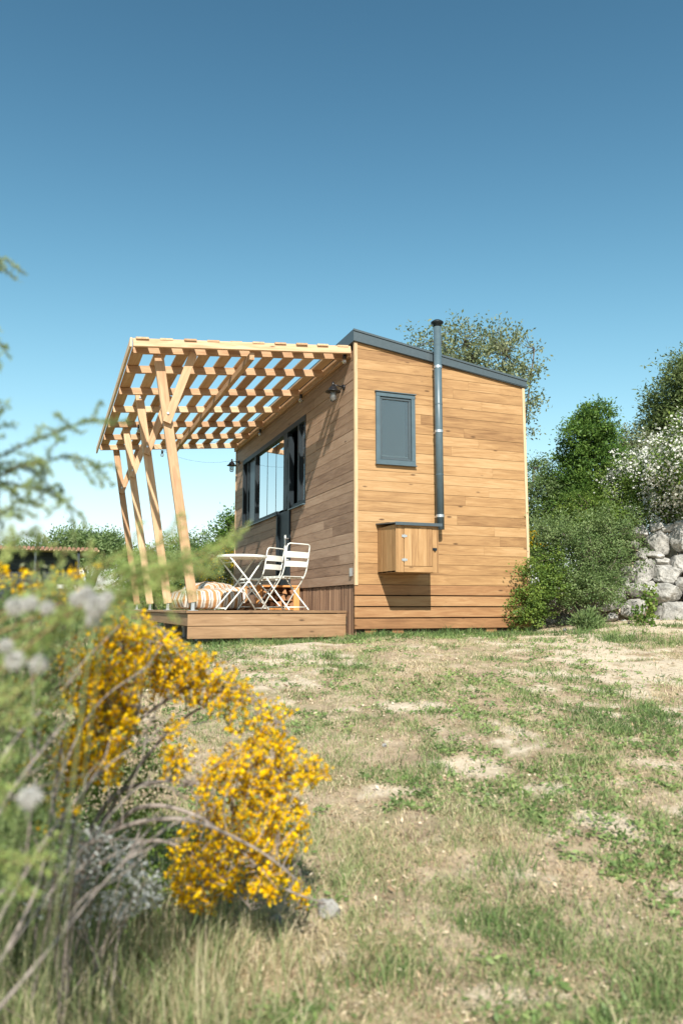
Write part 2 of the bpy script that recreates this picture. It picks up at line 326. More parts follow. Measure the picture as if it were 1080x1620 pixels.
# ------------------------------------------------------------------ ground
def hitground(px, py):
    r = rayd(px, py); t = np.arange(1, 30, .01); P = CAM+r*t[:, None]; z = hbase(P[:, 0], P[:, 1]); k = np.argmax(P[:, 2] < z); return P[k]
WALL = (np.array([2.95, .2]), np.array([4.9, -1.55]))     # foot of the rubble wall
wd = nz(WALL[1]-WALL[0]); wn = np.array([-wd[1], wd[0]])   # pointing behind the wall
def hbase(x, y):
    z = -.70*sst(-.3, -9.6, y)*1.0
    z = z - .07*sst(-.5, -3, x)*sst(2.5, -1, y) - .03*sst(3.2, 2.4, x)*sst(-2, -.3, y) - .085*sst(.25, -.6, x)*sst(-2.6, -.1, y)*sst(9, 7, y)*sst(-5, -2.6, x)
    far = np.hypot(np.maximum(y-7, 0), np.maximum(-x-6, 0)*.5); z = z+1.35*sst(2, 34, far)
    z = z+.16*sst(2.2, 4.2, x)*sst(-4.5, -1.8, y)
    s = (x-WALL[0][0])*wn[0]+(y-WALL[0][1])*wn[1]; al = (x-WALL[0][0])*wd[0]+(y-WALL[0][1])*wd[1]
    z = z+(.25+.95*sst(-.2, .9, al))*sst(.12, .75, s)*sst(2.75, 3.3, x)
    return z
def hnoise(x, y):
    near = np.exp(-(np.maximum(np.hypot(x+1, y+4)-9, 0)/8)**2)
    return near*((fbm(x*1.1, y*1.1, 3)-.5)*.10+(fbm(x*6, y*6, 9, 3)-.5)*.03)*sst(1.0, -.8, y)+(1-near)*(fbm(x*.15, y*.15, 5)-.5)*.5
def hgt(x, y): x = np.asarray(x, float); y = np.asarray(y, float); return hbase(x, y)+hnoise(x, y)
# bare sandy patches, seen in the photo
PATCH = []
for px, py, rx_, ry_ in ((650, 1112, 70, 17), (830, 1160, 60, 22), (760, 1215, 55, 22), (860, 1250, 70, 18), (1010, 1062, 140, 40), (900, 1015, 120, 16), (430, 1085, 35, 12),
                         (560, 1050, 40, 8), (610, 1400, 45, 14), (640, 1240, 50, 12), (480, 1025, 60, 8), (780, 1590, 90, 20), (830, 1390, 60, 14), (700, 1340, 40, 9), (930, 1290, 50, 10), (560, 1530, 60, 14), (1060, 1470, 40, 12), (520, 1465, 40, 14)):
    c = hitground(px, py); a = hitground(px+rx_, py); b = hitground(px, py-ry_); PATCH.append((c[0], c[1], np.linalg.norm((a-c)[:2])**-1, np.linalg.norm((b-c)[:2])**-1))
VD = nz(np.array([fx[0], fx[1]])); VS = np.array([VD[1], -VD[0]])
def bare(x, y):
    m = np.zeros_like(x)
    for cx_, cy_, ia, ib in PATCH:
        dx, dy = x-cx_, y-cy_; u = (dx*VS[0]+dy*VS[1])*ia; v = (dx*VD[0]+dy*VD[1])*ib
        m = np.maximum(m, np.exp(-(u*u+v*v)*.9))
    n = fbm(x*5.5, y*5.5, 31, 6); n2 = fbm(x*.8+5, y*.8, 44, 3)
    bank = sst(2.3, 3.3, x+.35*(y+1.2)*(y < -1.2))*sst(-4.2, -2.6, y)*(sst(.30, .5, n)*.95); m = np.maximum(m, 0)
    return np.clip(bank+sst(.36, .62, m*.74+(n-.5)*2.0)+.7*sst(.60, .72, n*.65+n2*.35), 0, 1)
def axis(a, b, st, far):
    c = np.arange(a, b, st); out = []; s = st; p = b
    while p < far: s *= 1.22; p += s; out.append(p)
    lo = []; s = st; p = a
    while p > -far: s *= 1.22; p -= s; lo.append(p)
    return np.array(lo[::-1]+list(c)+out)
gx, gy = axis(-6.5, 6, .055, 500), axis(-9.3, 1.2, .055, 500)
GX, GY = np.meshgrid(gx, gy); GZ = hgt(GX, GY); nx_, ny_ = len(gx), len(gy)
idx = np.arange(nx_*ny_).reshape(ny_, nx_)
Q = np.stack([idx[:-1, :-1], idx[:-1, 1:], idx[1:, 1:], idx[1:, :-1]], -1).reshape(-1, 4)
g = fast('ground', np.stack([GX, GY, GZ], -1).reshape(-1, 3), Q, bare(GX.ravel(), GY.ravel())*(1-sst(7, 9.5, GY.ravel()))*(1-sst(-4.5, -6.5, GX.ravel())*sst(-6, -1, GY.ravel()))-np.maximum(sst(6.5, 9.5, GY.ravel()), sst(-2.3, -4, GX.ravel())*sst(-2, 1.5, GY.ravel())), M['soil'], smooth=True); tag(g, kind='structure')

# ------------------------------------------------------------------ wall boards
ROOF = lambda x: 3.768-.1363*x
def wall_boards(axis_, L0, L1, z0, ztop, pitch, holes, out, sgn, m, name, parent, seed, gap=.004, th_=.02):
    """boards along x (axis_=0, facing -y) or y (axis_=1, facing -x) with openings cut out"""
    rs = random.Random(seed); mb = MB(); z = z0; topmax = ztop(L0) if axis_ == 0 else ztop
    while z < topmax:
        z1 = z+pitch-gap; cuts = [L0]; p = L0+rs.uniform(.5, 2.6)
        while p < L1-.4: cuts.append(p); p += rs.uniform(1.4, 3.4)
        cuts.append(L1); rn = [rs.random() for _ in cuts]; js = rs.uniform(-.0025, .0025)
        zs = sorted({z, z1, *[h for hh in holes for h in hh[2:] if z < h < z1]})
        for za, zb in zip(zs[:-1], zs[1:]):
            for i, (a, b) in enumerate(zip(cuts[:-1], cuts[1:])):
                b_ = b-(.002 if b < L1 else 0); iv = [(a, b_)]
                for h in holes:
                    if h[2] < (za+zb)/2 < h[3]:
                        nv = []
                        for u, v in iv:
                            if h[0] > u: nv.append((u, min(v, h[0])))
                            if h[1] < v: nv.append((max(u, h[1]), v))
                            if h[0] <= u and h[1] >= v: pass
                        iv = [q for q in nv if q[1]-q[0] > .003 and not (q[0] >= h[0] and q[1] <= h[1])]
                for u, v in iv:
                    if axis_ == 0:
                        poly = [(u, za), (v, za)]
                        ta, tb = ztop(u), ztop(v)
                        if za >= ta: continue
                        if tb >= zb: poly += [(v, zb), (u, zb)]
                        else:
                            if za >= tb:
                                xv = (3.768-za)/.1363; poly = [(u, za), (xv, za)]
                            else: poly += [(v, tb)]
                            if ta <= zb: poly += [(u, ta)]
                            else: xv = (3.768-zb)/.1363; poly += [(xv, zb), (u, zb)]
                        mb.prism(poly, 1, out+js, out+js+th_, rn[i])
                    else: mb.prism([(out+js, za), (out+js+th_, za), (out+js+th_, zb), (out+js, zb)], 1, u, v, rn[i]) if False else mb.box(out+js, out+js+th_, u, v, za, zb, .0015, rn[i], 1)
        z += pitch
    o = mb.build(name, m, parent); return o

# ------------------------------------------------------------------ tiny house
HW, HL = 2.58, 6.73
house = thing('tiny_house', 'timber-clad tiny house with grey metal roof edge and tall flue', 'house')
wall_boards(0, .036, HW-.036, .613, ROOF, .1335, [(.30, .84, 2.19, 3.11)], 0, -1, M['clad'], 'end_cladding', house, 3)
WY0, WY1, WZ0, WZ1 = 2.03, 6.12, 1.9, 3.29; DY0, DY1, DZ0 = 2.82, 3.60, .66
wall_boards(1, .036, HL-.03, .613, 3.66, .1335, [(WY0, WY1, WZ0, WZ1), (DY0, DY1, 0, WZ0+.01)], 0, -1, M['sideclad'], 'side_cladding', house, 5)
mb = MB()   # backing shell behind the boards
mb.prism([(.04, .56), (HW-.04, .56), (HW-.04, ROOF(HW)-.02), (.04, ROOF(0)-.02)], 1, .024, .09)
mb.prism([(.04, .56), (HW-.04, .56), (HW-.04, ROOF(HW)-.02), (.04, ROOF(0)-.02)], 1, HL-.07, HL)
mb.box(HW-.06, HW, .04, HL-.07, .56, 3.38); mb.box(.09, HW-.06, .09, HL-.07, .56, .63)
mb.box(.024, .09, .09, WY0, .56, 3.7); mb.box(.024, .09, WY1, HL-.07, .56, 3.7); mb.box(.024, .09, WY0, WY1, WZ1, 3.7)
mb.box(.024, .09, WY0, DY0, .56, WZ0); mb.box(.024, .09, DY1, WY1, .56, WZ0)
mb.build('wall_shell', M['back'], house)
mb = MB(); mb.prism([(.095, ROOF(0)-.13), (HW-.07, ROOF(HW)-.1), (HW-.07, ROOF(HW)-.08), (.095, ROOF(0)-.11)], 1, .1, HL-.08)
mb.box(2.0, 2.03, .1, HL-.08, .64, 3.3); mb.box(.1, 2.0, 6.3, 6.33, .64, 3.4); mb.build('interior_lining', M['inner'], house)
for q in ((-.012, .034, -.016, .03, .60, ROOF(0)-.004), (HW-.034, HW+.008, -.016, .03, .60, ROOF(HW)-.004), (-.012, .03, HL-.026, HL+.02, .6, 3.7)):
    MB().box(*q, grain=2).build('corner_trim', M['trim'], house)
mb = MB()
for k in range(4): z = .052+k*.1425; mb.box(-.008, HW+.004, -.004+(k % 2)*.002, .024, z, z+.128, .004)
for k in range(4): z = .052+k*.1425; mb.box(HW-.02, HW+.004, .03, HL, z, z+.128, .004, grain=1)
mb.build('skirting_board', M['skirt'], house)
mb = MB(); mb.box(.03, HW-.03, .05, .08, .0, .6); mb.build('skirting_backing', M['back'], house)
for x in (.14, .52, 1.9): mb = MB(); mb.box(x, x+.16, .03, .19, -.15, .05, grain=2); mb.build('foot_block', M['skirt'], house)
roof = MB(); roof.prism([(-.03, ROOF(-.03)), (HW+.03, ROOF(HW+.03)), (HW+.03, ROOF(HW+.03)+.105), (-.03, ROOF(-.03)+.160)], 1, -.035, HL+.04).build('roof', M['grey'], house)
mb = MB(); mb.beam((-.035, -.040, ROOF(0)+.153), (HW+.035, -.040, ROOF(HW)+.10), .014, .028, (0, 0, 1), .002)
mb.beam((-.035, -.038, ROOF(0)+.012), (HW+.035, -.038, ROOF(HW)+.012), .01, .014, (0, 0, 1), .002)
mb.build('roof_edge_trim', M['grey'], roof and house.children[-1])

# flue: pipe, cap, clamps
fl = MB(); fl.tube([(1.145, -.13, 1.33), (1.145, -.13, 4.13)], .052, 20).build('flue_pipe', M['pipe'], house, True); flo = house.children[-1]
mb = MB(); mb.lathe((1.145, -.13, 4.10), [(.0, .075), (.05, .07), (.085, .045), (.085, .03), (.056, .02), (.056, -.02), (0, -.02)], 24).build('flue_cap', M['dark'], flo, True)
for z in (3.50, 2.62, 1.49):
    mb = MB(); mb.tube([(1.145, -.13, z), (1.145, -.13, z+.035)], .057, 20); mb.box(1.125, 1.165, -.08, -.002, z+.005, z+.03); mb.build('pipe_clamp', M['steel'], flo)
for z in (3.0, 2.05):
    mb = MB(); mb.tube([(1.145, -.13, z), (1.145, -.13, z+.012)], .055, 20).build('pipe_joint', M['pipe'], flo)

# end window
wx0, wx1, wz0, wz1 = .286, .85, 2.172, 3.125
win = MB(); f_ = .055
win.box(wx0, wx1, -.034, .02, wz1-f_, wz1); win.box(wx0, wx1, -.034, .02, wz0, wz0+f_)
win.box(wx0, wx0+f_, -.034, .02, wz0+f_+.001, wz1-f_-.001, grain=2); win.box(wx1-f_, wx1, -.034, .02, wz0+f_+.001, wz1-f_-.001, grain=2)
win.build('window', M['pipe'], house); wo = house.children[-1]
mb = MB(); a, b, c, d = wx0+f_+.004, wx1-f_-.004, wz0+f_+.004, wz1-f_-.004; s_ = .028
mb.box(a, b, -.016, .02, d-s_, d); mb.box(a, b, -.016, .02, c, c+s_); mb.box(a, a+s_, -.016, .02, c+s_+.001, d-s_-.001, grain=2); mb.box(b-s_, b, -.016, .02, c+s_+.001, d-s_-.001, grain=2)
mb.build('sash', M['grey'], wo)
MB().box(a+s_-.005, b-s_+.005, .0, .005, c+s_-.005, d-s_+.005, 0.0005).build('pane', M['glass_small'], wo)
MB().box(a+s_-.01, b-s_-.05, .012, .015, c+s_+.03, d-s_+.01, .0005).build('blind', M['blind'], wo)
mb = MB(); mb.box(a+s_-.005, b-s_+.005, .017, .023, c, d, .001); mb.build('window_back', M['grey'], wo)
mb = MB(); mb.box(a+s_-.005, b-s_-.01, .006, .012, c+s_+.018, c+s_+.032, .001); mb.build('blind_bar', M['cream'], wo)
mb = MB(); mb.box(wx0-.01, wx1+.01, -.05, -.002, wz1, wz1+.012, .002); mb.build('window_head', M['pipe'], wo); mb = MB(); mb.box(wx0-.008, wx1+.008, -.055, -.002, wz0-.014, wz0, .002); mb.build('window_sill', M['pipe'], wo)

# storage box on the end wall
bx0, bx1, bd, bz0, bz1 = .306, .885, .56, .745, 1.325
bo = MB(); bo.box(bx0, bx1, -bd+.03, 0, bz0, bz0+.02)
k = 0; y = -bd
while y < -.005:
    y2 = min(y+.14, -.002); bo.box(bx0, bx0+.02, y, y2-.002, bz0+.002, bz1, grain=2); bo.box(bx1-.02, bx1, y, y2-.002, bz0+.002, bz1, grain=2); y += .14
bo.build('storage_box', M['clad'], house); bob = house.children[-1]
mb = MB(); mb.box(bx0+.022, bx0+.105, -bd, -bd+.02, bz0, bz1, grain=2); mb.box(bx1-.085, bx1-.022, -bd, -bd+.02, bz0, bz1, grain=2)
mb.box(bx0+.107, bx1-.087, -bd, -bd+.02, bz0, bz0+.072); mb.box(bx0+.107, bx1-.087, -bd, -bd+.02, bz1-.03, bz1); mb.build('box_front_frame', M['clad'], bob)
mb = MB(); x = bx0+.11
for q in (.1, .09, .12, .07): mb.box(x, x+q-.001, -bd-.004, -bd+.016, bz0+.077, bz1-.034, grain=2); x += q
mb.build('box_door', M['clad'], bob)
mb = MB()
mb.prism([(-bd-.045, bz1+.008), (-.002, bz1+.050), (-.002, bz1+.064), (-bd-.045, bz1+.022)], 0, bx0-.025, bx1+.03)
mb.box(bx0-.026, bx1+.031, -bd-.050, -bd-.040, bz1-.012, bz1+.026, .001); mb.build('box_lid', M['grey'], bob)
for z in (bz0+.15, bz1-.14):
    mb = MB(); mb.box(bx0+.075, bx0+.145, -bd-.009, -bd-.004, z-.014, z+.014, .001); mb.tube([(bx0+.108, -bd-.010, z-.022), (bx0+.108, -bd-.010, z+.022)], .006); mb.build('hinge', M['steel'], bob)
mb = MB(); mb.box(bx1-.085, bx1-.028, -bd-.010, -bd-.003, 1.02, 1.048, .001); mb.box(bx1-.07, bx1-.045, -bd-.022, -bd-.010, 1.01, 1.04, .002); mb.build('latch', M['dark'], bob)

# side glazing
fr = MB(); X0, X1 = -.008, .085
fr.box(X0, X1, WY0, WY1, WZ1-.09, WZ1, grain=1); fr.box(X0, X1, DY1, WY1, WZ0, WZ0+.06, grain=1); fr.box(X0, X1, WY0, DY0, WZ0, WZ0+.06, grain=1)
for y0, y1 in ((WY0, WY0+.06), (WY1-.07, WY1), (2.36, 2.43), (5.08, 5.14)): fr.box(X0+.004, X1-.002, y0, y1, WZ0+.061, WZ1-.091, grain=2)
fr.build('window_wall', M['dark'], house); wf = house.children[-1]
mb = MB(); mb.box(-.045, -.009, WY0-.01, DY0, WZ0-.022, WZ0-.004, .002, grain=1); mb.box(-.045, -.009, DY1, WY1+.01, WZ0-.022, WZ0-.004, .002, grain=1); mb.each('window_sill', M['pipe'], wf)
for y0, y1 in ((3.24, 3.80), (3.815, 4.37), (4.385, 5.07), (2.10, 2.35)):
    MB().box(.040, .046, y0, y1, WZ0+.06, WZ1-.09, .0005).build('pane', M['glass'], wf)
    mb = MB(); mb.box(.036, .050, y1+.0005, y1+.0145, WZ0+.061, WZ1-.091, .001, grain=2); mb.build('pane_seal', M['dark'], wf)
# folded panel standing in the far opening
mb = MB(); mb.beam((.05, 5.80, WZ0+.06), (.05, 5.80, WZ1-.09), .05, .04); mb.build('folded_frame', M['dark'], wf)
MB().box(.050, .056, 5.14, 6.05, WZ0+.06, WZ1-.09, .0005).build('pane', M['black'], wf)  # opaque black sheet standing in for the shade inside the opening
# door
dr = MB(); dr.box(X0, X1, 2.98, 3.20, WZ0+.02, WZ1-.091, grain=2); dr.box(-.012, .08, DY1-.06, DY1, DZ0, WZ0, grain=2); dr.box(-.03, .05, 2.78, 2.88, DZ0-.03, WZ1-.2, grain=2)
dr.box(.03, .06, 2.90, 3.53, DZ0+.02, WZ0+.02, grain=2); dr.box(-.012, .08, 2.9, 3.53, DZ0-.04, DZ0+.02, grain=1)
dr.build('door', M['dark'], house); dro = house.children[-1]
MB().tube([(-.085, 2.80, 1.02), (-.085, 2.80, 1.48)], .016, 12).build('door_handle', M['white'], dro, True)
mb = MB(); [mb.tube([(-.085, 2.80, z), (-.03, 2.80, z)], .012, 8) for z in (1.08, 1.42)]; mb.each('handle_bracket', M['steel'], dro)
MB().box(-.022, -.002, .08, .15, .715, .82, .004).build('socket_cover', M['steel'], house)
# fridge inside
fg = thing('refrigerator', 'white refrigerator inside the house, seen through the open door gap', 'refrigerator')
MB().box(.9, 1.45, 3.9, 4.5, .65, 2.2, .02).build('body', M['cream'], fg)
MB().box(.93, 1.42, 3.86, 3.897, .7, 1.5, .01).build('door', M['cream'], fg)
MB().box(.93, 1.42, 3.86, 3.897, 1.52, 2.18, .01).build('freezer_door', M['cream'], fg)
MB().tube([(.97, 3.84, 1.2), (.97, 3.84, 1.45)], .012).build('handle', M['dark'], fg)

# ------------------------------------------------------------------ reed screen
rs = MB(); y = .035
while y < HL-.1:
    r_ = random.uniform(.004, .007); z1 = .600+random.uniform(-.01, .012); y += r_*1.9
    rs.tube([(.02+random.uniform(0, .008), y, -.03 if y < .35 else .2), (.02+random.uniform(0, .008), y+random.uniform(-.008, .008), z1)], r_, 5)
tag(rs.build('reed_screen', M['reed']), 'brown reed screen closing the gap under the side wall above the deck', 'screen')

# ------------------------------------------------------------------ deck
DX0, DX1, DYa, DYb, DZ = -2.03, -.005, .30, 6.9, .28
dk = thing('deck', 'low wooden terrace deck under the slatted pergola', 'deck')
mb = MB(); y = DYa+.004
while y < DYb: mb.box(DX0-.02, DX1, y-.02, y+.115, DZ-.028, DZ+random.uniform(-.001, .001)); y += .141
mb.build('deck_boards', M['deck'], dk)
for nm, a in (('front_fascia', 0), ('side_fascia', 1)):
    mb = MB()
    for k in range(2):
        z1 = DZ-.036-k*.152
        if a == 0: mb.box(DX0, DX1-.004, DYa+.004, DYa+.030, z1-.146, z1, .005)
    if a == 1: mb.box(DX0+.001, DX0+.027, DYa+.032, DYb, DZ-.182, DZ-.036, .005, grain=1)
    mb.build(nm, M['deck'], dk)
for y in (.5, 2.0, 3.6, 5.2): mb = MB(); mb.box(DX0+.05, DX1-.05, y, y+.06, DZ-.19, DZ-.03); mb.build('joist', M['deck'], dk)
for x, y in ((-1.35, .42), (-.95, .42), (-1.7, 2.5), (-1.8, .9), (-1.7, 4.5), (-.5, 3)):
    mb = MB(); mb.box(x, x+.28, y, y+.2, float(hgt(x, y))-.1, DZ-.19, .006); mb.build('concrete_foot', M['concrete'], dk)

# ------------------------------------------------------------------ pergola
pg = thing('pergola', 'slatted pine pergola with leaning posts over the deck', 'pergola')
PX0 = -2.79
zt = lambda x: 3.715+(x)*.088               # top of rafters
RY = [.085, .30, 1.13, 2.22, 3.31, 4.40, 5.45, 6.42]
mb = MB(); mb.beam((PX0, .085, zt(PX0)-.035), (-.03, .085, zt(0)-.035), .045, .10, ch=.005, rnd=.95); mb.build('front_beam', M['pine'], pg)
for y in RY[1:]: mb = MB(); mb.beam((PX0+.02, y, zt(PX0)-.05), (-.05, y, zt(0)-.05), .045, .10, ch=.004); mb.build('rafter', M['pine'], pg)
mb = MB(); mb.beam((PX0+.025-.05, .06, zt(PX0)-.038), (PX0+.025-.05, HL+.08, zt(PX0)-.038), .028, .11, ch=.004); mb.build('outer_fascia', M['pine'], pg)
mb = MB(); mb.beam((-.028, .12, 3.655), (-.028, HL, 3.655), .045, .12, ch=.004, rnd=.2); mb.build('ledger', M['pine'], pg)
mb = MB(); mb.beam((-1.34, .12, zt(-1.34)-.145), (-1.34, HL, zt(-1.34)-.145), .06, .09, ch=.004, rnd=.2); mb.build('cross_beam', M['pine'], pg)
nb = 10
for k in range(nb):
    x = PX0+.10+k*.283; y = .045+random.uniform(-.01, .02)
    mb = MB(); mb.beam((x, y, zt(x)+.013), (x+random.uniform(-.01, .01), HL+.12, zt(x)+.013), .150, .022, (0.088, 0, -1), .003); mb.build('batten', M['pine'], pg)
posty = [.36, 2.43, 4.52, 6.55]
for y in posty:
    mb = MB(); b0, t0 = np.array([-1.965, y, .385]), np.array([-2.47, y, zt(-2.47)-.03])
    mb.beam(b0, t0, .115, .07, (0, 1, 0), .005); mb.build('post', M['pine'], pg); po = pg.children[-1]
    mb = MB(); mb.box(-1.985, -1.945, y-.02, y+.02, DZ, .40); mb.box(-2.02, -1.91, y-.05, y+.05, DZ+.001, DZ+.008); mb.build('post_foot', M['steel'], po)
    mb = MB(); mb.beam((-2.345, y-.072, 2.55), (-2.04, y-.072, 3.46), .10, .05, (0, 1, 0), .004); mb.build('brace', M['pine'], po)
    mb = MB()
    for zz in (2.66, 3.40):
        u = (zz-.385)/(t0[2]-.385); p = b0+(t0-b0)*u; yy = y-.099 if zz < 3 else y-.037
        mb.tube([(p[0], yy, zz), (p[0], yy-.012, zz)], .017, 6)
    mb.each('bolt', M['steel'], po)

# ------------------------------------------------------------------ lamps and string lights
def wall_lamp(y, z, label):
    t = thing('wall_lamp', label, 'lamp', (0, y, z), 0, 'black barn lamps on the side wall')
    MB().tube([(0, 0, .04), (-.02, 0, .04)], .038, 16).build('wall_plate', M['black'], t, True)
    mb = MB(); mb.tube([(-.02, 0, .04), (-.09, 0, .055), (-.16, 0, .06)], .009, 8); mb.tube([(-.16, 0, .10), (-.16, 0, .03)], .017, 12); mb.tube([(-.02, 0, .07), (-.06, 0, .05)], .006, 6); mb.build('arm', M['black'], t, True)
    MB().lathe((-.16, 0, -.06), [(.02, .105), (.035, .10), (.055, .075), (.07, .045), (.10, .03), (.105, .022), (.065, .035), (.04, .06)], 24).build('lamp_shade', M['black'], t, True)
    MB().lathe((-.16, 0, -.14), [(.0, -.035), (.03, -.028), (.043, 0), (.043, .09), (.04, .11)], 20).build('glass_jar', M['bulb'], t, True)
    MB().lathe((-.16, 0, -.10), [(.0, -.03), (.02, -.02), (.026, 0), (.02, .025), (.01, .05)], 14).build('bulb', M['bulb'], t, True)
wall_lamp(.38, 3.22, 'black barn lamp high on the side wall near the house corner')
wall_lamp(6.45, 3.28, 'black barn lamp at the far end of the side wall past the window')
sl_ = thing('string_lights', 'black cable of small bulbs strung along the pergola ledger', 'string lights')
pts = []; 
bulbs = [(-.075, .18, 3.60), (-.075, 2.05, 3.55), (-.075, 4.5, 3.54), (-2.2, 1.9, 3.34), (-2.3, 4.0, 3.32), (-1.6, 6.3, 3.38)]
cab = MB()
def sag(a, b, s): return [tuple(np.array(a)*(1-t)+np.array(b)*t-np.array([0, 0, s*4*t*(1-t)])) for t in np.linspace(0, 1, 12)]
order = [0, 1, 2, 5, 4, 3]
for i in range(5): cab.tube(sag(np.array(bulbs[order[i]])+[0, 0, .04], np.array(bulbs[order[i+1]])+[0, 0, .04], .05), .0025, 5)
cab.tube(sag((-1.6, 6.3, 3.42), (-.1, 6.7, 3.4), .12), .002, 5)
cab.build('cable', M['black'], sl_)
for b in bulbs:
    MB().tube([(b[0], b[1], b[2]+.05), (b[0], b[1], b[2]-.012)], .022, 10).build('bulb_holder', M['black'], sl_, True)
    MB().lathe((b[0], b[1], b[2]-.012), [(.018, .0), (.03, -.02), (.034, -.04), (.022, -.065), (0, -.072)], 14).build('bulb', M['bulb'], sl_, True)

# ------------------------------------------------------------------ deck furniture
def bez(P, n=10):
    P = [np.array(p, float) for p in P]; out = []
    Q_ = [2*P[0]-P[1]]+P+[2*P[-1]-P[-2]]
    for i in range(1, len(Q_)-2):
        for t in np.linspace(0, 1, n, endpoint=False):
            a, b, c, d = Q_[i-1:i+3]; out.append(.5*((2*b)+(-a+c)*t+(2*a-5*b+4*c-d)*t*t+(-a+3*b-3*c+d)*t**3))
    return out+[P[-1]]
tb = thing('bistro_table', 'round white folding bistro table standing on the deck', 'table', (-1.17, 1.2, DZ), math.radians(8))
MB().lathe((0, 0, .72), [(0, .018), (.325, .018), (.335, .012), (.335, -.012), (.325, -.018), (.318, -.006), (0, -.004)], 48).build('tabletop', M['white'], tb, False)
for sx in (-1, 1):
    mb = MB(); mb.tube([(-.24, sx*.20, .70), (.05, sx*.21, .36), (.30, sx*.22, .01)], .0105, 8); mb.build('leg', M['white'], tb, True)
    mb = MB(); mb.tube([(.24, sx*.18, .70), (.0, sx*.19, .36), (-.30, sx*.20, .01)], .0105, 8); mb.build('leg', M['white'], tb, True)
mb = MB(); mb.tube([(.30, -.22, .03), (.30, .22, .03)], .008, 8); mb.tube([(-.30, -.2, .03), (-.30, .2, .03)], .008, 8); mb.tube([(.02, -.21, .37), (.02, .21, .37)], .007); mb.tube([(-.2, -.2, .64), (-.2, .2, .64)], .007); mb.each('stretcher', M['white'], tb, True)

def chair(label, x, y, rz):     # faces local +y
    t = thing('folding_chair', label, 'chair', (x, y, DZ), rz, 'white folding chairs at the bistro table')
    W_ = .20
    # back frame: one bent tube, down to the front feet
    mb = MB(); L_ = [(-W_, .27, .01), (-W_, .10, .20), (-W_, -.10, .40), (-W_, -.19, .55), (-W_, -.25, .84)]
    lp = bez(L_, 6); top = [np.array(p) for p in ((-W_+.012, -.26, .873), (-W_+.04, -.262, .885), (W_-.04, -.262, .885), (W_-.012, -.26, .873))]
    rp = [np.array([-p[0], p[1], p[2]]) for p in lp[::-1]]
    mb.tube(lp+top+rp, .009, 8); mb.build('back_frame', M['white'], t, True)
    for sx in (-1, 1):
        mb = MB(); mb.tube(bez([(sx*(W_-.03), .20, .44), (sx*(W_-.03), .12, .36), (sx*(W_-.03), -.06, .19), (sx*(W_-.03), -.27, .01)], 5), .009, 8); mb.build('leg', M['white'], t, True)
    mb = MB(); mb.tube([(-W_, .24, .05), (W_, .24, .05)], .007); mb.tube([(-W_+.03, -.24, .045), (W_-.03, -.24, .045)], .007); mb.tube([(-W_+.03, .20, .44), (W_-.03, .20, .44)], .008); mb.each('stretcher', M['white'], t, True)
    mb = MB()
    for k in range(5): yy = -.14+k*.085; mb.box(-W_+.015, W_-.015, yy, yy+.066, .45, .458, .003)
    for sx in (-1, 1): mb.box(sx*(W_-.03)-.008, sx*(W_-.03)+.008, -.15, .27, .432, .449, .002, grain=1)
    mb.build('seat', M['white'], t)
    for z, h in ((.58, .075), (.70, .08)):
        mb = MB(); yb = -.19-.06*(z+h/2-.55)/.29; n_ = 8; vs = []; fs = []
        for i in range(n_+1):
            u = -1+2*i/n_; dy = -.018*(1-u*u)
            for q, zz in ((0, z), (.006, z), (.006, z+h), (0, z+h)): vs.append((u*(W_-.002), yb+dy-q-.0*zz, zz))
        for i in range(n_):
            for q in range(4): fs.append((i*4+q, i*4+(q+1) % 4, (i+1)*4+(q+1) % 4, (i+1)*4+q))
        fs += [(0, 1, 2, 3), tuple(n_*4+q for q in (3, 2, 1, 0))]
        mb.add(vs, fs); mb.build('back_slat', M['white'], t)
chair('white folding chair nearest the camera, its back overlapping the other', -.60, 1.02, math.radians(24))
chair('white folding chair behind the nearer one, closer to the house door', -.72, 1.85, math.radians(38))

def cushion(name, label, cx, cy, sx, sy, h, rz, z=DZ, puff=.025):
    n_ = 28; us = np.linspace(-1, 1, n_); vs = []; U, Vv = np.meshgrid(us, us)
    mb = MB()
    for s in (1, -1):
        e = np.clip(1-np.maximum(abs(U), abs(Vv))**14, 0, 1)**.5
        b = (1-U**2)*(1-Vv**2)
        wr = (fbm((U+3)*3.1, (Vv+3)*3.1, int(cx*10+77), 3)-.5)*.05
        Zz = h/2+s*(h/2-.02)*e+s*puff*b*(1 if s > 0 else 0)+s*wr*e*(1 if s > 0 else 0)
        r2 = 1-.06*(U**2*Vv**2)
        P = np.stack([U*sx/2*r2*(1+.03*e), Vv*sy/2*r2*(1+.03*e), Zz], -1).reshape(-1, 3)
        f = [(i*n_+j, i*n_+j+1, (i+1)*n_+j+1, (i+1)*n_+j) for i in range(n_-1) for j in range(n_-1)]
        if s < 0: f = [q[::-1] for q in f]
        mb.add(P, f, .5)
    o = mb.build(name, M['stripe'], None, True); o.location = (cx, cy, z); o.rotation_euler.z = rz
    return tag(o, label, 'cushion', 'striped floor cushions on the deck')
cushion('floor_cushion', 'big striped floor cushion standing at the outer edge of the deck', -1.42, 2.35, .95, .75, .30, math.radians(8))
cushion('floor_cushion', 'striped floor cushion at the foot of the bistro table legs', -.98, 2.75, .62, .55, .34, math.radians(-18))
cushion('floor_cushion', 'plump striped cushion heaped behind the two others', -1.20, 3.35, .62, .62, .42, math.radians(35), puff=.05)

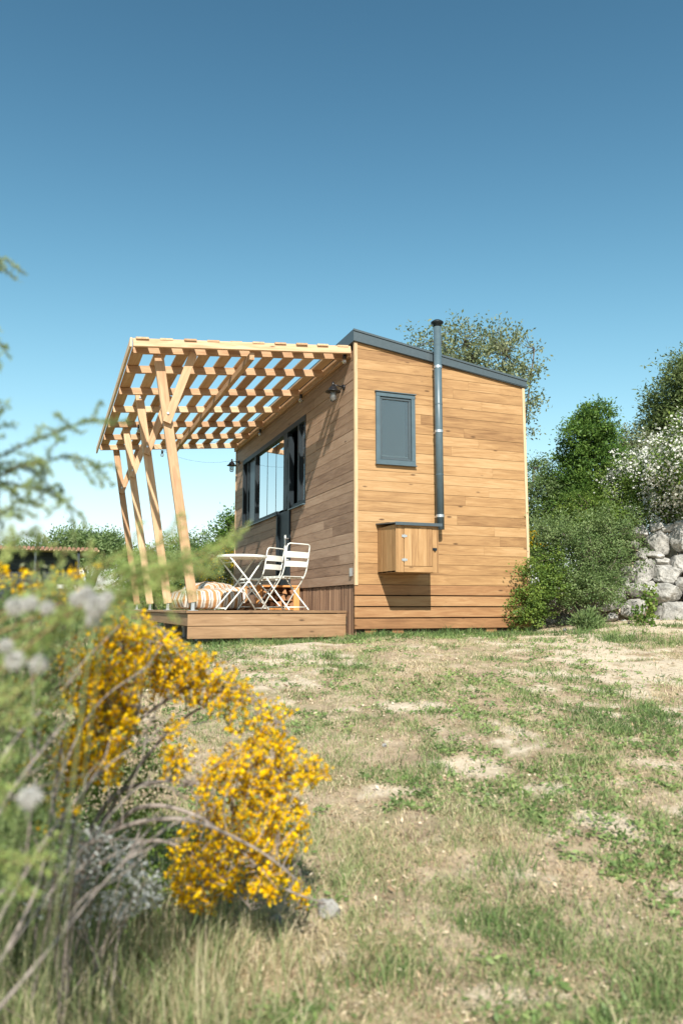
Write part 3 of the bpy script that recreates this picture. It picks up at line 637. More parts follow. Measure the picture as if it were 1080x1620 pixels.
# crate with firewood, doubling as the step below the door
cr = thing('firewood_crate', 'orange timber crate of firewood against the wall below the door', 'crate')
cx0, cx1, cy0, cy1, cz1 = -.70, -.03, 2.20, 3.55, .655
for x in (cx0, cx1-.09):
    for y in (cy0, cy1-.07): MB().box(x, x+.09, y, y+.07, DZ, cz1-.03, grain=2).build('post', M['crate'], cr)
mb = MB(); mb.box(cx0, cx1, cy0-.01, cy0+.03, cz1-.03, cz1); 
for k in range(5): mb.box(cx0+.0+k*.134, cx0+.128+k*.134, cy0+.032, cy1, cz1-.03, cz1, grain=1)
mb.build('top', M['crate'], cr)
mb = MB(); mb.box(cx0+.02, cx1-.02, cy0+.02, cy1-.02, DZ+.01, DZ+.03, grain=1); mb.build('bottom', M['crate'], cr)
li = 0
for r_ in range(3):
    for c in range(5):
        x = cx0+.14+c*.105+random.uniform(-.015, .015)-(r_ % 2)*.03; z = DZ+.085+r_*.095+random.uniform(-.01, .01); s = random.uniform(.05, .062); a0 = random.uniform(0, 6)
        y0 = cy0+random.uniform(.0, .06); poly = [(x+s*math.cos(a0+a)*random.uniform(.8, 1.05), z+s*math.sin(a0+a)*random.uniform(.8, 1.05)) for a in ((0, 2.1, 4.2) if random.random() < .6 else (0, 1.6, 3.0, 4.6))]
        mb = MB(); vs = [(p[0], y0, p[1]) for p in poly]+[(p[0]+random.uniform(-.01, .01), y0+.42, p[1]) for p in poly]; n_ = len(poly)
        mb.add(vs, [tuple(range(n_-1, -1, -1)), tuple(range(n_, 2*n_))]+[(i, (i+1) % n_, n_+(i+1) % n_, n_+i) for i in range(n_)], None, [(v[1], v[0], v[2]) for v in vs])
        o = mb.build('firewood_log', M['log']); tag(o, 'split orange-brown firewood log lying in the timber crate', 'log', 'split logs stacked in the firewood crate')
# logs tumbled in front of the crate
for x, y, a, z in ((-.86, 2.25, 1.0, .33), (-.98, 2.32, .3, .32), (-.80, 2.1, 2.2, .34)):
    mb = MB(); d = np.array([math.cos(a), math.sin(a), .05])*.17; mb.beam(np.array([x, y, z])-d, np.array([x, y, z])+d, .09, .08, ch=.025)
    tag(mb.build('firewood_log', M['log']), 'loose split log lying on the deck beside the timber crate', 'log', 'loose logs beside the firewood crate')

# ------------------------------------------------------------------ foliage generators
def unit(n): v = rng.normal(size=(n, 3)); return v/np.linalg.norm(v, axis=1)[:, None]
def leaf_arrays(P, size, elong, outward=None, ob=.5, A=None):
    """rhombic, slightly folded leaves as 2 triangles each -> quads"""
    n = len(P); a = unit(n) if A is None else A
    nrm = unit(n)
    if outward is not None: nrm = nrm*(1-ob)+outward*ob+np.array([0, 0, .25])
    s = np.cross(a, nrm); s /= np.linalg.norm(s, axis=1)[:, None]+1e-9
    nn = np.cross(s, a); size = size[:, None]; wd_ = size/elong
    V = np.stack([P, P+a*size*.5+s*wd_*.5+nn*wd_*.12, P+a*size, P+a*size*.5-s*wd_*.5+nn*wd_*.12], 1).reshape(-1, 3)
    return V, np.arange(4*n).reshape(n, 4)
def crown_points(blobs, n, rmin=.45, lump=.25):
    w_ = np.array([b[1][0]*b[1][1]*b[1][2] for b in blobs])**.8; k = rng.choice(len(blobs), n, p=w_/w_.sum())
    C_ = np.array([b[0] for b in blobs])[k]; Rr = np.array([b[1] for b in blobs])[k]; d = unit(n)
    az = np.arctan2(d[:, 1], d[:, 0]); lum = 1+lump*(np.sin(az*3+k*2.1)*np.cos(d[:, 2]*5+k)+.6*np.sin(az*7+k)*np.sin(d[:, 2]*9))
    r = rmin+(1-rmin)*rng.random(n)**.6
    return C_+d*Rr*(r*lum)[:, None], d, r
def plant(name, label, cat, base, blobs, nclus, nleaf, lsize, cl, lm, trunk_r, elong=2., group=None, bark='bark', lump=.25, rmin=.4, twigs=60, upb=0., flowers=None, droop=0, gaps=.0):
    t = thing(name, label, cat, (0, 0, 0), 0, group)
    cp, d, r = crown_points(blobs, nclus, rmin, lump)
    if gaps:
        q = fbm(cp[:, 0]*1.9/cl*.12+cp[:, 2]*1.1/cl*.12+50, cp[:, 1]*1.9/cl*.12+cp[:, 2]*1.7/cl*.12+50, 11, 2); keep = q > np.quantile(q, gaps); cp, d, r = cp[keep], d[keep], r[keep]
    keep = cp[:, 2] > hgt(cp[:, 0], cp[:, 1])+.02; cp, d, r = cp[keep], d[keep], r[keep]; nc = len(cp)
    cs = rng.uniform(.6, 1.3, nc)
    P = np.repeat(cp, nleaf, 0)+rng.normal(size=(nc*nleaf, 3))*np.repeat(cs, nleaf)[:, None]*cl*np.array([1, 1, .75]); D = np.repeat(d, nleaf, 0)
    a = unit(len(P))+D*.6+np.array([0, 0, upb-droop]); a /= np.linalg.norm(a, axis=1)[:, None]
    V, Q_ = leaf_arrays(P, lsize*rng.uniform(.6, 1.3, len(P)), elong, D, .45, a)
    rn = np.clip(np.repeat(rng.random(nc), nleaf)*.6+rng.random(len(P))*.4, 0, 1)
    fast('crown', V, Q_, np.repeat(rn, 4), lm, t)
    mb = MB(); base = np.array(base, float); zc = max(b[0][2] for b in blobs)
    limbs = []
    for b in blobs:
        c = np.array(b[0]); mid = base*.45+c*.55; mid[:2] = base[:2]*.6+c[:2]*.4; mid += rng.normal(size=3)*.05*np.linalg.norm(c-base)
        L_ = bez([base+rng.normal(size=3)*trunk_r*.5*[1, 1, 0], base*.75+mid*.25+rng.normal(size=3)*trunk_r, mid, c], 5); n_ = len(L_)
        mb.tube(L_, [trunk_r*(1-.8*i/n_) for i in range(n_)], 7); limbs += L_[4:]
    LP = np.array(limbs)
    for i in rng.choice(nc, min(twigs, nc), replace=False):
        e = cp[i]; k_ = np.argmin(np.linalg.norm(LP-e, axis=1)+rng.random(len(LP))*.2); s = LP[k_]; L = np.linalg.norm(e-s)
        m_ = (s+e)/2+rng.normal(size=3)*.1*L; mb.tube(bez([s, m_, e], 3), [trunk_r*.22*(1-.12*q) for q in range(7)], 4)
    mb.build('trunk', M[bark], t, True)
    if flowers:
        fm, nf, fs_, frac, pred = flowers; sel = np.arange(nc)[(r > .6)&(rng.random(nc) < frac)] if pred is None else np.arange(nc)[pred(cp)&(rng.random(nc) < frac)]
        Pf = np.repeat(cp[sel]+d[sel]*cl*.7, nf, 0)+rng.normal(size=(len(sel)*nf, 3))*cl*.75; V, Q_ = leaf_arrays(Pf, fs_*rng.uniform(.6, 1.3, len(Pf)), 1.2, np.repeat(d[sel], nf, 0), .5)
        fast('blossom', V, Q_, np.repeat(rng.random(len(Pf)), 4), fm, t)
    return t
def B(px, py, d, rx_, rz_, ry_=None): # blob by photo pixel centre and distance, radii in px
    c = at(px, py, d); k = d/F*1.02; return (c, (rx_*k, (ry_ or rx_)*k, rz_*k))
def gnd(px, d):
    p = at(px, 962, d); return np.array([p[0], p[1], float(hgt(p[0], p[1]))])

# trees and shrubs on the right
plant('oak_tree', 'sparse olive-green tree rising behind the roof of the house', 'tree', gnd(775, 16.0), [B(735, 545, 16.0, 60, 38), B(690, 540, 16.0, 42, 25), B(800, 560, 16.0, 50, 40), B(762, 590, 16.0, 75, 50), B(815, 620, 16.0, 32, 55), B(822, 665, 16.0, 30, 30), B(845, 552, 16.0, 22, 12)],
      340, 30, .075, .11, M['olive'], .05, 2.0, gaps=.05, twigs=260, lump=.35, rmin=.5)
plant('pine_tree', 'dark green tree at the right edge behind the white blossom', 'tree', gnd(1120, 14.69), [B(1095, 640, 14.69, 60, 60), B(1050, 665, 14.69, 38, 30), B(1110, 590, 14.69, 40, 40), B(1065, 690, 14.69, 50, 34), B(1150, 640, 14.69, 60, 80)],
      560, 80, .075, .12, M['pineleaf'], .12, 3.0, twigs=120, lump=.35)
plant('cypress', 'bright green pointed conifer standing out above the hedge', 'tree', gnd(935, 12.66), [B(935, 740, 12.66, 50, 60), B(934, 695, 12.66, 44, 42), B(946, 665, 12.66, 26, 30), B(925, 680, 12.66, 24, 22), B(942, 643, 12.66, 12, 14), B(900, 740, 12.66, 24, 36), B(930, 800, 12.66, 60, 50)],
      560, 80, .048, .07, M['conif'], .06, 2.2, twigs=60, lump=.32, rmin=.55)
plant('hawthorn', 'hawthorn covered in white blossom leaning over the stone wall', 'shrub', gnd(1070, 12.3), [B(1052, 760, 12.0, 52, 34), B(1015, 745, 12.0, 34, 22), B(1045, 795, 11.9, 42, 40), B(1095, 720, 11.07, 60, 60), B(1000, 770, 12.0, 34, 30), B(1100, 800, 12.0, 50, 40)],
      420, 40, .05, .085, M['fresh'], .05, 2., flowers=(M['whiteflower'], 60, .038, .75, None), lump=.3, rmin=.5)
H = 'shrubs between the house and the stone wall'
plant('shrub', 'yellow-green bush pressed against the lower right corner of the house', 'shrub', gnd(845, 11.19), [B(852, 925, 10.85, 44, 40), B(830, 960, 10.73, 30, 30), B(870, 890, 11.07, 30, 26)], 420, 36, .036, .05, M['fresh'], .02, 1.9, H, lump=.4, rmin=.35, gaps=.12)
plant('shrub', 'grey-green bush sprawling in front of the hedge beside the stone wall', 'shrub', gnd(935, 11.3), [B(935, 880, 11.07, 60, 56), B(895, 850, 11.3, 50, 40), B(970, 855, 11.19, 40, 50), B(950, 930, 10.73, 45, 28), B(905, 935, 10.85, 34, 34)], 820, 44, .036, .06, M['grey_leaf'], .03, 2.2, H, lump=.55, twigs=200, bark='twig', gaps=.1)
plant('shrub', 'mid-green bush beside the upper right edge of the house wall', 'shrub', gnd(860, 12.99), [B(862, 790, 12.77, 45, 48), B(850, 850, 12.43, 45, 45), B(890, 775, 12.99, 34, 34), B(845, 740, 14.0, 20, 24)], 420, 46, .045, .07, M['grey_leaf'], .04, 2.2, H, lump=.3)
plant('shrub', 'olive bush filling the hedge below the pointed conifer', 'shrub', gnd(930, 12.2), [B(925, 815, 11.98, 60, 40), B(985, 790, 11.98, 50, 55), B(960, 830, 11.75, 60, 40)], 460, 46, .04, .07, M['fresh'], .04, 2.2, H, lump=.35, gaps=.1)
plant('shrub', 'pale feathery shrub behind the hawthorn, left of the dark tree', 'shrub', gnd(1000, 14.12), [B(1000, 705, 14.12, 38, 28), B(985, 740, 14.12, 50, 50)], 260, 34, .05, .08, M['olive'], .04, 2.2, H, lump=.4, twigs=140)
plant('shrub', 'low blue-green tussock at the foot of the fallen boulders', 'shrub', gnd(930, 10.4), [(gnd(930, 10.4)+[0, 0, .07], (.17, .14, .15))], 80, 26, .07, .035, M['grey_leaf'], .01, 5., H, upb=1.)
plant('ivy', 'broad-leaved green creeper growing up the foot of the stone wall', 'plant', gnd(1012, 10.5), [B(1015, 985, 10.55, 17, 24), B(1000, 1005, 10.55, 20, 12), B(1030, 945, 10.6, 10, 14)], 60, 16, .05, .035, M['fresh'], .008, 1.3, bark='redtwig', twigs=30)
plant('broom_shrub', 'small broom with yellow flowers peeping out beside the house edge', 'shrub', gnd(846, 12.09), [B(845, 862, 12.09, 16, 13), B(838, 850, 12.09, 8, 12)], 60, 26, .03, .04, M['fresh'], .01, 2., flowers=(M['yellow'], 40, .02, .8, None))

# shrubs and trees on the left, beyond the deck
plant('broom_shrub', 'broom with yellow flower clusters behind the bistro table', 'shrub', gnd(350, 17), [B(352, 905, 17, 34, 34), B(325, 935, 17, 30, 20)], 200, 30, .05, .08, M['olive'], .03, 2., flowers=(M['yellow'], 60, .035, .34, None))
T = 'trees and bushes beyond the far end of the deck'
plant('bush', 'dark upright bush touching the far edge of the house', 'bush', gnd(365, 21), [B(362, 845, 21, 20, 34), B(350, 880, 21, 30, 30)], 200, 40, .08, .1, M['conif'], .05, 2., T)
plant('bush', 'rounded green bush between the nearest post and the house', 'bush', gnd(325, 23), [B(328, 880, 23, 40, 42), B(300, 900, 23, 40, 40), B(340, 920, 22, 40, 40)], 360, 44, .08, .13, M['grey_leaf'], .05, 2., T)
plant('bush', 'low spreading bush seen between the leaning posts', 'bush', gnd(250, 26), [B(255, 885, 26, 40, 26), B(225, 895, 26, 40, 22), B(285, 872, 26, 25, 22), B(250, 925, 24, 70, 30)], 360, 40, .09, .15, M['fresh'], .06, 2., T)
plant('broadleaf_tree', 'large rounded grey-green tree behind the dark shed', 'tree', gnd(140, 46), [B(140, 868, 44, 50, 26), B(110, 866, 44, 34, 22), B(165, 872, 44, 34, 26), B(190, 885, 44, 24, 22), B(60, 880, 50, 60, 20)], 460, 60, .16, .26, M['grey_leaf'], .15, 2., T)

# ------------------------------------------------------------------ shed far left
s0 = at(20, 962, 34); s1 = at(142, 962, 34); dxy = nz(s1-s0); nrm_ = np.array([dxy[1], -dxy[0], 0]); 
sh = thing('shed', 'dark low shed with overhanging flat roof in the far left background', 'shed', tuple(np.append(s0[:2], float(hgt(*s0[:2])))), math.atan2(dxy[1], dxy[0]))
Ls = np.linalg.norm(s1-s0); zt_ = at(90, 874, 34)[2]-sh.location.z; zb_ = 0
mb = MB(); z = 0
while z < zt_-.12: mb.box(-4, Ls-.5, 0, .03, z, z+.14); z += .15
mb.box(-4, Ls-.5, .04, 3, -.2, zt_-.1); mb.build('wall', M['shedwall'], sh)
mb = MB(); mb.box(-4.5, Ls+.25, -1.0, 3.2, zt_, zt_+.07); mb.build('roof', M['trim'], sh); ro = sh.children[-1]
mb = MB()
x = -4.4
while x < Ls+.2: mb.tube([(x, -1.05, zt_+.095), (x, 3.2, zt_+.16)], .075, 8); x += .17
mb.build('roof_tiles', M['rust'], ro)
for x in (-2.6, Ls*.25, Ls*.8): mb = MB(); mb.box(x, x+.1, -.9, -.8, 0, zt_, grain=2); mb.build('post', M['shedwall'], sh)
MB().box(Ls*.55, Ls*.85, -.03, -.001, .45, .62).build('hatch', M['cream'], sh)

# ------------------------------------------------------------------ rubble wall
def stone_mesh(sx, sy, sz, seed, sub=5, pw=.55):
    import bmesh
    bm = bmesh.new(); bmesh.ops.create_icosphere(bm, subdivisions=sub, radius=1); V = np.array([v.co[:] for v in bm.verts])
    r_ = np.random.default_rng(seed); S = np.sign(V)*np.abs(V)**pw
    for _ in range(15):                       # chip it with planes
        n_ = r_.normal(size=3); n_ /= np.linalg.norm(n_); dd_ = r_.uniform(.58, .92); q = S@n_; S = S-np.outer(np.maximum(q-dd_, 0), n_)*.92
    o = r_.uniform(0, 50, 3)
    nn = fbm(S[:, 0]*1.6+o[0]+S[:, 2]*.7, S[:, 1]*1.6+o[1]+S[:, 2]*1.3, seed, 4)-.5; n2 = fbm(S[:, 0]*6+o[2]+S[:, 2]*5, S[:, 1]*6+S[:, 2]*4+9, seed+3, 3)-.5
    n3 = fbm(S[:, 0]*17+S[:, 2]*13, S[:, 1]*17+S[:, 2]*11, seed+8, 2)-.5; S = S*(1+nn*.24+n2*.13+n3*.05)[:, None]*[sx, sy, sz]*1.06
    F_ = [[v.index for v in f.verts] for f in bm.faces]; bm.free(); return S, F_
def put_stone(P, sx, sy, sz, seed, parent, name='stone', rz=None):
    S, F_ = stone_mesh(sx, sy, sz, seed); me = bpy.data.meshes.new(name); me.from_pydata(S.tolist(), [], F_); me.shade_smooth(); me.materials.append(M['stone'])
    o = bpy.data.objects.new(name, me); COL.objects.link(o); o.parent = parent; o.location = tuple(P); rr = np.random.default_rng(seed+5)
    o.rotation_euler = (rr.uniform(-.15, .15), rr.uniform(-.2, .2), math.atan2(wd[1], wd[0])+rr.uniform(-.2, .2) if rz is None else rz); return o
rw = thing('stone_wall', 'rough dry-stone wall of grey limestone blocks under the hawthorn', 'wall')
zz = lambda x, y: (780+x/3.115, 540+y/3.115)
ST = [(815, 975, 145, 118), (908, 972, 70, 95), (790, 1048, 95, 34), (735, 1145, 110, 128), (865, 1140, 145, 92), (735, 1045, 66, 66), (835, 1085, 90, 50), (915, 1085, 70, 90), (840, 1252, 190, 98), (700, 1325, 118, 108),
      (885, 1345, 160, 140), (870, 1435, 165, 115), (798, 1455, 46, 118), (665, 1135, 62, 62), (690, 1218, 95, 72), (460, 1330, 120, 84), (560, 1300, 110, 62), (720, 935, 96, 62), (800, 910, 84, 36), (640, 1185, 56, 56), (928, 1190, 66, 70),
      (620, 1240, 56, 60), (760, 1400, 80, 60), (640, 1395, 60, 44), (980, 1000, 100, 100), (985, 1130, 110, 120), (1000, 1260, 120, 130), (990, 1400, 130, 140), (1080, 1050, 130, 140), (1090, 1220, 140, 160), (1090, 1400, 140, 160), (870, 910, 70, 40), (940, 900, 80, 50), (1020, 900, 80, 60),
      (775, 1200, 60, 40), (690, 1000, 50, 46), (585, 1360, 60, 40)]
for i, (x, y, w_, h_) in enumerate(ST):
    px, py = zz(x, y); r = rayd(px, py)
    # meet the battered face of the wall
    t_ = ((WALL[0]-CAM[:2]).dot(wn)-.05)/(r[:2].dot(wn)); P = CAM+r*t_; P[:2] += wn*(.10*(P[2]+.1)+.08)
    D_ = np.linalg.norm(P-CAM); k = D_/F/3.115*.515
    put_stone(P, w_*k, max(.6*w_*k, .11), h_*k, 100+i, rw)
# hidden core behind the faces so that gaps read as dark joints
for i in range(34):
    al = rng.uniform(-.1, 2.6); z = rng.uniform(-.1, .25+.95*min(1, max(0, (al+.2)/1.1))-.05)
    P = np.append(WALL[0]+wd*al+wn*rng.uniform(.26, .34), z); put_stone(P, .16, .12, .11, 300+i, rw)
for i, (px, py, s) in enumerate(((522, 1461, .030), (893, 1000, .03), (437, 1478, .022), (319, 1480, .02), (608, 1175, .012))):
    P = hitground(px, py); P[2] = float(hgt(P[0], P[1]))+s*.5
    o = put_stone(P, s*1.2, s*.9, s, 500+i, None, 'stone', float(i)); tag(o, ['white stone on the grass just right of the yellow broom', 'pale stone at the foot of the shrubs near the house', 'small pale stone in the shade under the broom', 'small grey stone at the left end of the broom shade', 'tiny pale stone in the middle of the lawn'][i], 'stone')

# ------------------------------------------------------------------ grass and weeds
def blades(P, h, wdt, lean, tone, name, m, label, cat=None, curve=.5, parent=None):
    n = len(P); az = rng.uniform(0, 2*math.pi, n); d = np.stack([np.cos(az), np.sin(az), np.zeros(n)], 1); fa = rng.uniform(0, 2*math.pi, n); s = np.stack([np.cos(fa), np.sin(fa), np.zeros(n)], 1)*(wdt/2)[:, None]
    up = np.array([0, 0, 1.]); h_ = h[:, None]; le = lean[:, None]
    a = P+up*h_*.5+d*h_*le*.25; b = P+up*h_*(.9-.25*le)+d*h_*le*.8
    V = np.stack([P-s, P+s, a+s*.8, a-s*.8, b], 1).reshape(-1, 3); i = np.arange(n)*5
    Q1 = np.stack([i, i+1, i+2, i+3], 1); Q2 = np.stack([i+3, i+2, i+4, i+4], 1)
    # tips as degenerate-free quads: duplicate tip slightly offset
    V = np.stack([P-s, P+s, a+s*.8, a-s*.8, b+s*.12, b-s*.12], 1).reshape(-1, 3); i = np.arange(n)*6
    Q_ = np.concatenate([np.stack([i, i+1, i+2, i+3], 1), np.stack([i+3, i+2, i+4, i+5], 1)])
    o = fast(name, V, Q_, np.repeat(tone, 6), m, parent)
    if label: tag(o, label, cat, None, 'stuff')
    return o
def inhouse(x, y): return ((x > -2.1)&(x < 2.65)&(y > .06)&(y < 7)&~((x > -2.1)&(x < 0)&(y < .3)))
def scatter(n, dmin, dmax, pw):
    d = dmin*(dmax/dmin)**(rng.random(n)**pw); a = rng.uniform(-.50, .56, n); x = CAM[0]+d*(VD[0]+a*VS[0]); y = CAM[1]+d*(VD[1]+a*VS[1]); return x, y, d
def wallside(x, y): return (x-WALL[0][0])*wn[0]+(y-WALL[0][1])*wn[1]
def tonemap(x, y, green):
    n = fbm(x*1.3+9, y*1.3, 71, 3); return np.clip(.46+(n-.5)*1.1-green*.36+rng.normal(0, .17, len(x)), 0, 1)
def greenness(x, y):
    gstrip = np.exp(-((y+.45-(-.32)*(x-1.2)*(x > 1.2))/.38)**2)*(x > -2.4)     # lush line at the house foot
    g2 = sst(.52, .72, fbm(x*.75+3, y*.75+7, 55, 3)); band = np.exp(-(((x-2.2)*.75+(y+1.6)*.66)/.55)**2)*sst(.5, 1.4, x)
    return np.clip(gstrip+.75*g2+.8*band, 0, 1.2)
# tufts: blades gathered round tuft centres
X = []
nt_ = 50000; x, y, d = scatter(nt_, 1.7, 12, 1.0); g_ = greenness(x, y); bm_ = bare(x, y); clump = sst(.44, .62, fbm(x*3.6, y*3.6, 91, 3)); keep = (rng.random(nt_) < (1-.93*bm_)*(.16+.8*clump)*(.5+.6*g_))&~inhouse(x, y)&(wallside(x, y) < .1)
x, y, d, g_ = x[keep], y[keep], d[keep], g_[keep]; nb_ = 13
X = np.repeat(x, nb_); Yb = np.repeat(y, nb_); dd_ = np.repeat(d, nb_); gg = np.repeat(g_, nb_); spread = np.repeat(rng.uniform(.012, .045, len(x)), nb_)*(1+dd_*.08)
X = X+rng.normal(size=len(X))*spread; Yb = Yb+rng.normal(size=len(X))*spread
hh = np.repeat(rng.gamma(3, .010, len(x)), nb_)*rng.uniform(.5, 1.2, len(X))*(1+.9*gg)+.006; tn = np.repeat(tonemap(x, y, g_), nb_)+rng.normal(0, .09, len(X))
blades(np.stack([X, Yb, hgt(X, Yb)-.004], 1), hh, (.0016+.00042*dd_)*rng.uniform(.6, 1.3, len(X)), rng.uniform(.3, 1.7, len(X)), np.clip(tn, 0, 1), 'grass', M['grass'], 'short patchy grass over the dry slope in front of the house', 'grass')
# fine dry litter and single blades
n_ = 110000; x, y, d = scatter(n_, 1.7, 12, 1.0); bm_ = bare(x, y); keep = (rng.random(n_) < (1-.85*bm_)*(.15+.85*sst(.40, .6, fbm(x*5+3, y*5, 93, 3))))&~inhouse(x, y)&(wallside(x, y) < .1); x, y, d = x[keep], y[keep], d[keep]
blades(np.stack([x, y, hgt(x, y)-.003], 1), rng.gamma(2.2, .007, len(x))+.004, (.0012+.0004*d)*rng.uniform(.6, 1.4, len(x)), rng.uniform(.6, 2.6, len(x)), np.clip(.72-.3*greenness(x, y)+rng.normal(0, .2, len(x)), 0, 1), 'dry_grass', M['grass'], 'fine straw-coloured dry grass between the green tufts', 'dry grass')
# tall tufts at noted places
TT = [(900, 1215, .9, 130, .11), (575, 1100, .5, 60, .06), (830, 1095, .8, 110, .07), (680, 1220, .7, 130, .075), (840, 1310, .5, 110, .07), (1070, 1085, .5, 60, .09), (570, 1170, .5, 60, .06), (800, 1380, .8, 120, .09), (1000, 1370, .7, 90, .07), (1060, 1590, .9, 200, .10),
      (572, 1012, 1.1, 200, 0.09), (600, 1008, 1.1, 170, 0.1), (632, 1010, 1.1, 170, 0.08), (665, 1008, 1.1, 170, 0.11), (700, 1010, 1.1, 190, 0.09), (735, 1006, 1.1, 190, 0.11), (765, 1008, 1.1, 160, 0.08), (795, 1008, 1.1, 190, 0.12), (540, 1018, 1.1, 150, 0.08), (515, 1020, 1.1, 130, 0.07), (455, 1022, 1.1, 170, 0.09), (425, 1020, 1.1, 150, 0.08), (385, 1020, 1.1, 170, 0.1), (345, 1020, 1.1, 150, 0.09), (318, 1020, 1.1, 130, 0.1), (770, 1040, .9, 120, .07), (850, 1060, .9, 120, .07), (960, 1095, .9, 120, .09), (900, 1075, .9, 120, .08), (1020, 1120, .9, 120, .09),
      (700, 1020, .9, 110, .06), (600, 1030, .8, 100, .06), (500, 1035, .8, 100, .05), (860, 1015, .8, 100, .1), (930, 1000, .8, 100, .13), (970, 1010, .6, 100, .1), (420, 1040, .8, 90, .06), (350, 1045, .8, 100, .07),
      (1020, 1250, .5, 60, .06), (740, 1470, .6, 120, .07), (880, 1500, .7, 120, .08), (640, 1560, .8, 160, .09), (960, 1440, .5, 90, .07), (560, 1560, .8, 120, .1)]
PP = []; HH = []; WW = []; TN = []
for px, py, g_, n_, h_ in TT:
    c = hitground(px, py); D_ = np.hypot(*(c[:2]-CAM[:2])); n_ = int(n_*1.4); sp = .055*(.6+D_*.09); x = c[0]+rng.normal(size=n_)*sp*1.6; y = c[1]+rng.normal(size=n_)*sp*1.2
    PP.append(np.stack([x, y, hgt(x, y)-.004], 1)); HH.append(h_*rng.uniform(.35, 1.1, n_)); WW.append((.0018+.00045*D_)*rng.uniform(.6, 1.3, n_)); TN.append(np.clip(.42-.35*g_+rng.normal(0, .15, n_)+rng.random()*.15, 0, 1))
blades(np.concatenate(PP), np.concatenate(HH), np.concatenate(WW), rng.uniform(.2, 1.3, sum(map(len, PP))), np.concatenate(TN), 'grass_tufts', M['grass'], 'taller green grass tufts on the slope and along the house foot', 'grass')
# little leafy weeds
n_ = 9000; x, y, d = scatter(n_, 1.7, 11.5, 1.0); keep = (rng.random(n_) < (.85-.6*bare(x, y))*sst(.42, .6, fbm(x*1.9, y*1.9, 88, 3)))&~inhouse(x, y)&(wallside(x, y) < .1); x, y, d = x[keep], y[keep], d[keep]; k_ = 12
XX, YY, DD = np.repeat(x, k_), np.repeat(y, k_), np.repeat(d, k_); XX = XX+rng.normal(size=len(XX))*.022; YY = YY+rng.normal(size=len(XX))*.022
A_ = unit(len(XX)); A_[:, 2] = abs(A_[:, 2])*.5; A_ /= np.linalg.norm(A_, axis=1)[:, None]
V, Q_ = leaf_arrays(np.stack([XX, YY, hgt(XX, YY)+rng.uniform(.002, .02, len(XX))], 1), rng.uniform(.012, .030, len(XX))*(1+DD*.04), 2.4, None, .5, A_)
tag(fast('weeds', V, Q_, np.repeat(np.clip(np.repeat(rng.random(len(x)), k_)*.7+rng.random(len(XX))*.3, 0, 1), 4), M['weed']), 'small leafy green weeds scattered among the grass', 'weeds', None, 'stuff')
# dry litter lying flat: flakes of straw, leaf and bark
n_ = 100000; x, y, d = scatter(n_, 1.7, 12, 1.0); keep = (rng.random(n_) < (.25+.75*sst(.38, .6, fbm(x*4+7, y*4, 61, 3)))*(1-.55*bare(x, y)))&~inhouse(x, y)&(wallside(x, y) < .1); x, y, d = x[keep], y[keep], d[keep]
A_ = unit(len(x)); A_[:, 2] = abs(A_[:, 2])*.35; A_ /= np.linalg.norm(A_, axis=1)[:, None]
V, Q_ = leaf_arrays(np.stack([x, y, hgt(x, y)+rng.uniform(.001, .012, len(x))], 1), rng.gamma(3, .0024, len(x))*(1+d*.10), 2.8, np.tile([0, 0, 1.], (len(x), 1)), .4, A_)
tag(fast('leaf_litter', V, Q_, np.repeat(rng.random(len(x)), 4), M['litter']), 'dry brown and straw-coloured litter strewn between the grass tufts', 'litter', None, 'stuff')
# pebbles and crumbs of earth
n_ = 13000; x, y, d = scatter(n_, 1.7, 11, 1.0); keep = (rng.random(n_) < .12+.88*bare(x, y))&~inhouse(x, y)&(wallside(x, y) < .1); x, y, d = x[keep], y[keep], d[keep]
oc = np.array([[1, 0, 0], [0, 1, 0], [-1, 0, 0], [0, -1, 0], [0, 0, .8], [0, 0, -.5]]); ft = np.array([[0, 1, 4], [1, 2, 4], [2, 3, 4], [3, 0, 4], [1, 0, 5], [2, 1, 5], [3, 2, 5], [0, 3, 5]])
sz = rng.gamma(1.6, .0021, len(x))*(1+.08*d)+.0015; rot = rng.uniform(0, 6.28, len(x)); Vp = np.repeat(oc[None], len(x), 0)*rng.uniform(.6, 1.3, (len(x), 6, 1))
Vp = np.stack([Vp[..., 0]*np.cos(rot)[:, None]-Vp[..., 1]*np.sin(rot)[:, None], Vp[..., 0]*np.sin(rot)[:, None]+Vp[..., 1]*np.cos(rot)[:, None], Vp[..., 2]], -1)*sz[:, None, None]+np.stack([x, y, hgt(x, y)+sz*.25], 1)[:, None]
tag(fast('gravel', Vp.reshape(-1, 3), (ft[None]+(np.arange(len(x))*6)[:, None, None]).reshape(-1, 3), np.zeros(len(x)*6), M['pebble']), 'pale crumbs of stone lying on the bare patches', 'gravel', None, 'stuff')

# far meadow grass beyond the deck and around the shed
n_ = 30000; a = rng.uniform(-.52, .5, n_); d = rng.uniform(9, 32, n_); x = CAM[0]+d*(VD[0]+a*VS[0]); y = CAM[1]+d*(VD[1]+a*VS[1]); keep = ~inhouse(x, y)&((x < -2.1)|(y > 7)); x, y, d = x[keep], y[keep], d[keep]
blades(np.stack([x, y, hgt(x, y)-.01], 1), rng.gamma(3, .05, len(x)), .004+.0009*d, rng.uniform(.3, 1.2, len(x)), np.clip(rng.normal(.28, .2, len(x)), 0, 1), 'meadow', M['tallgrass'], 'long meadow grass beyond the deck', 'grass')

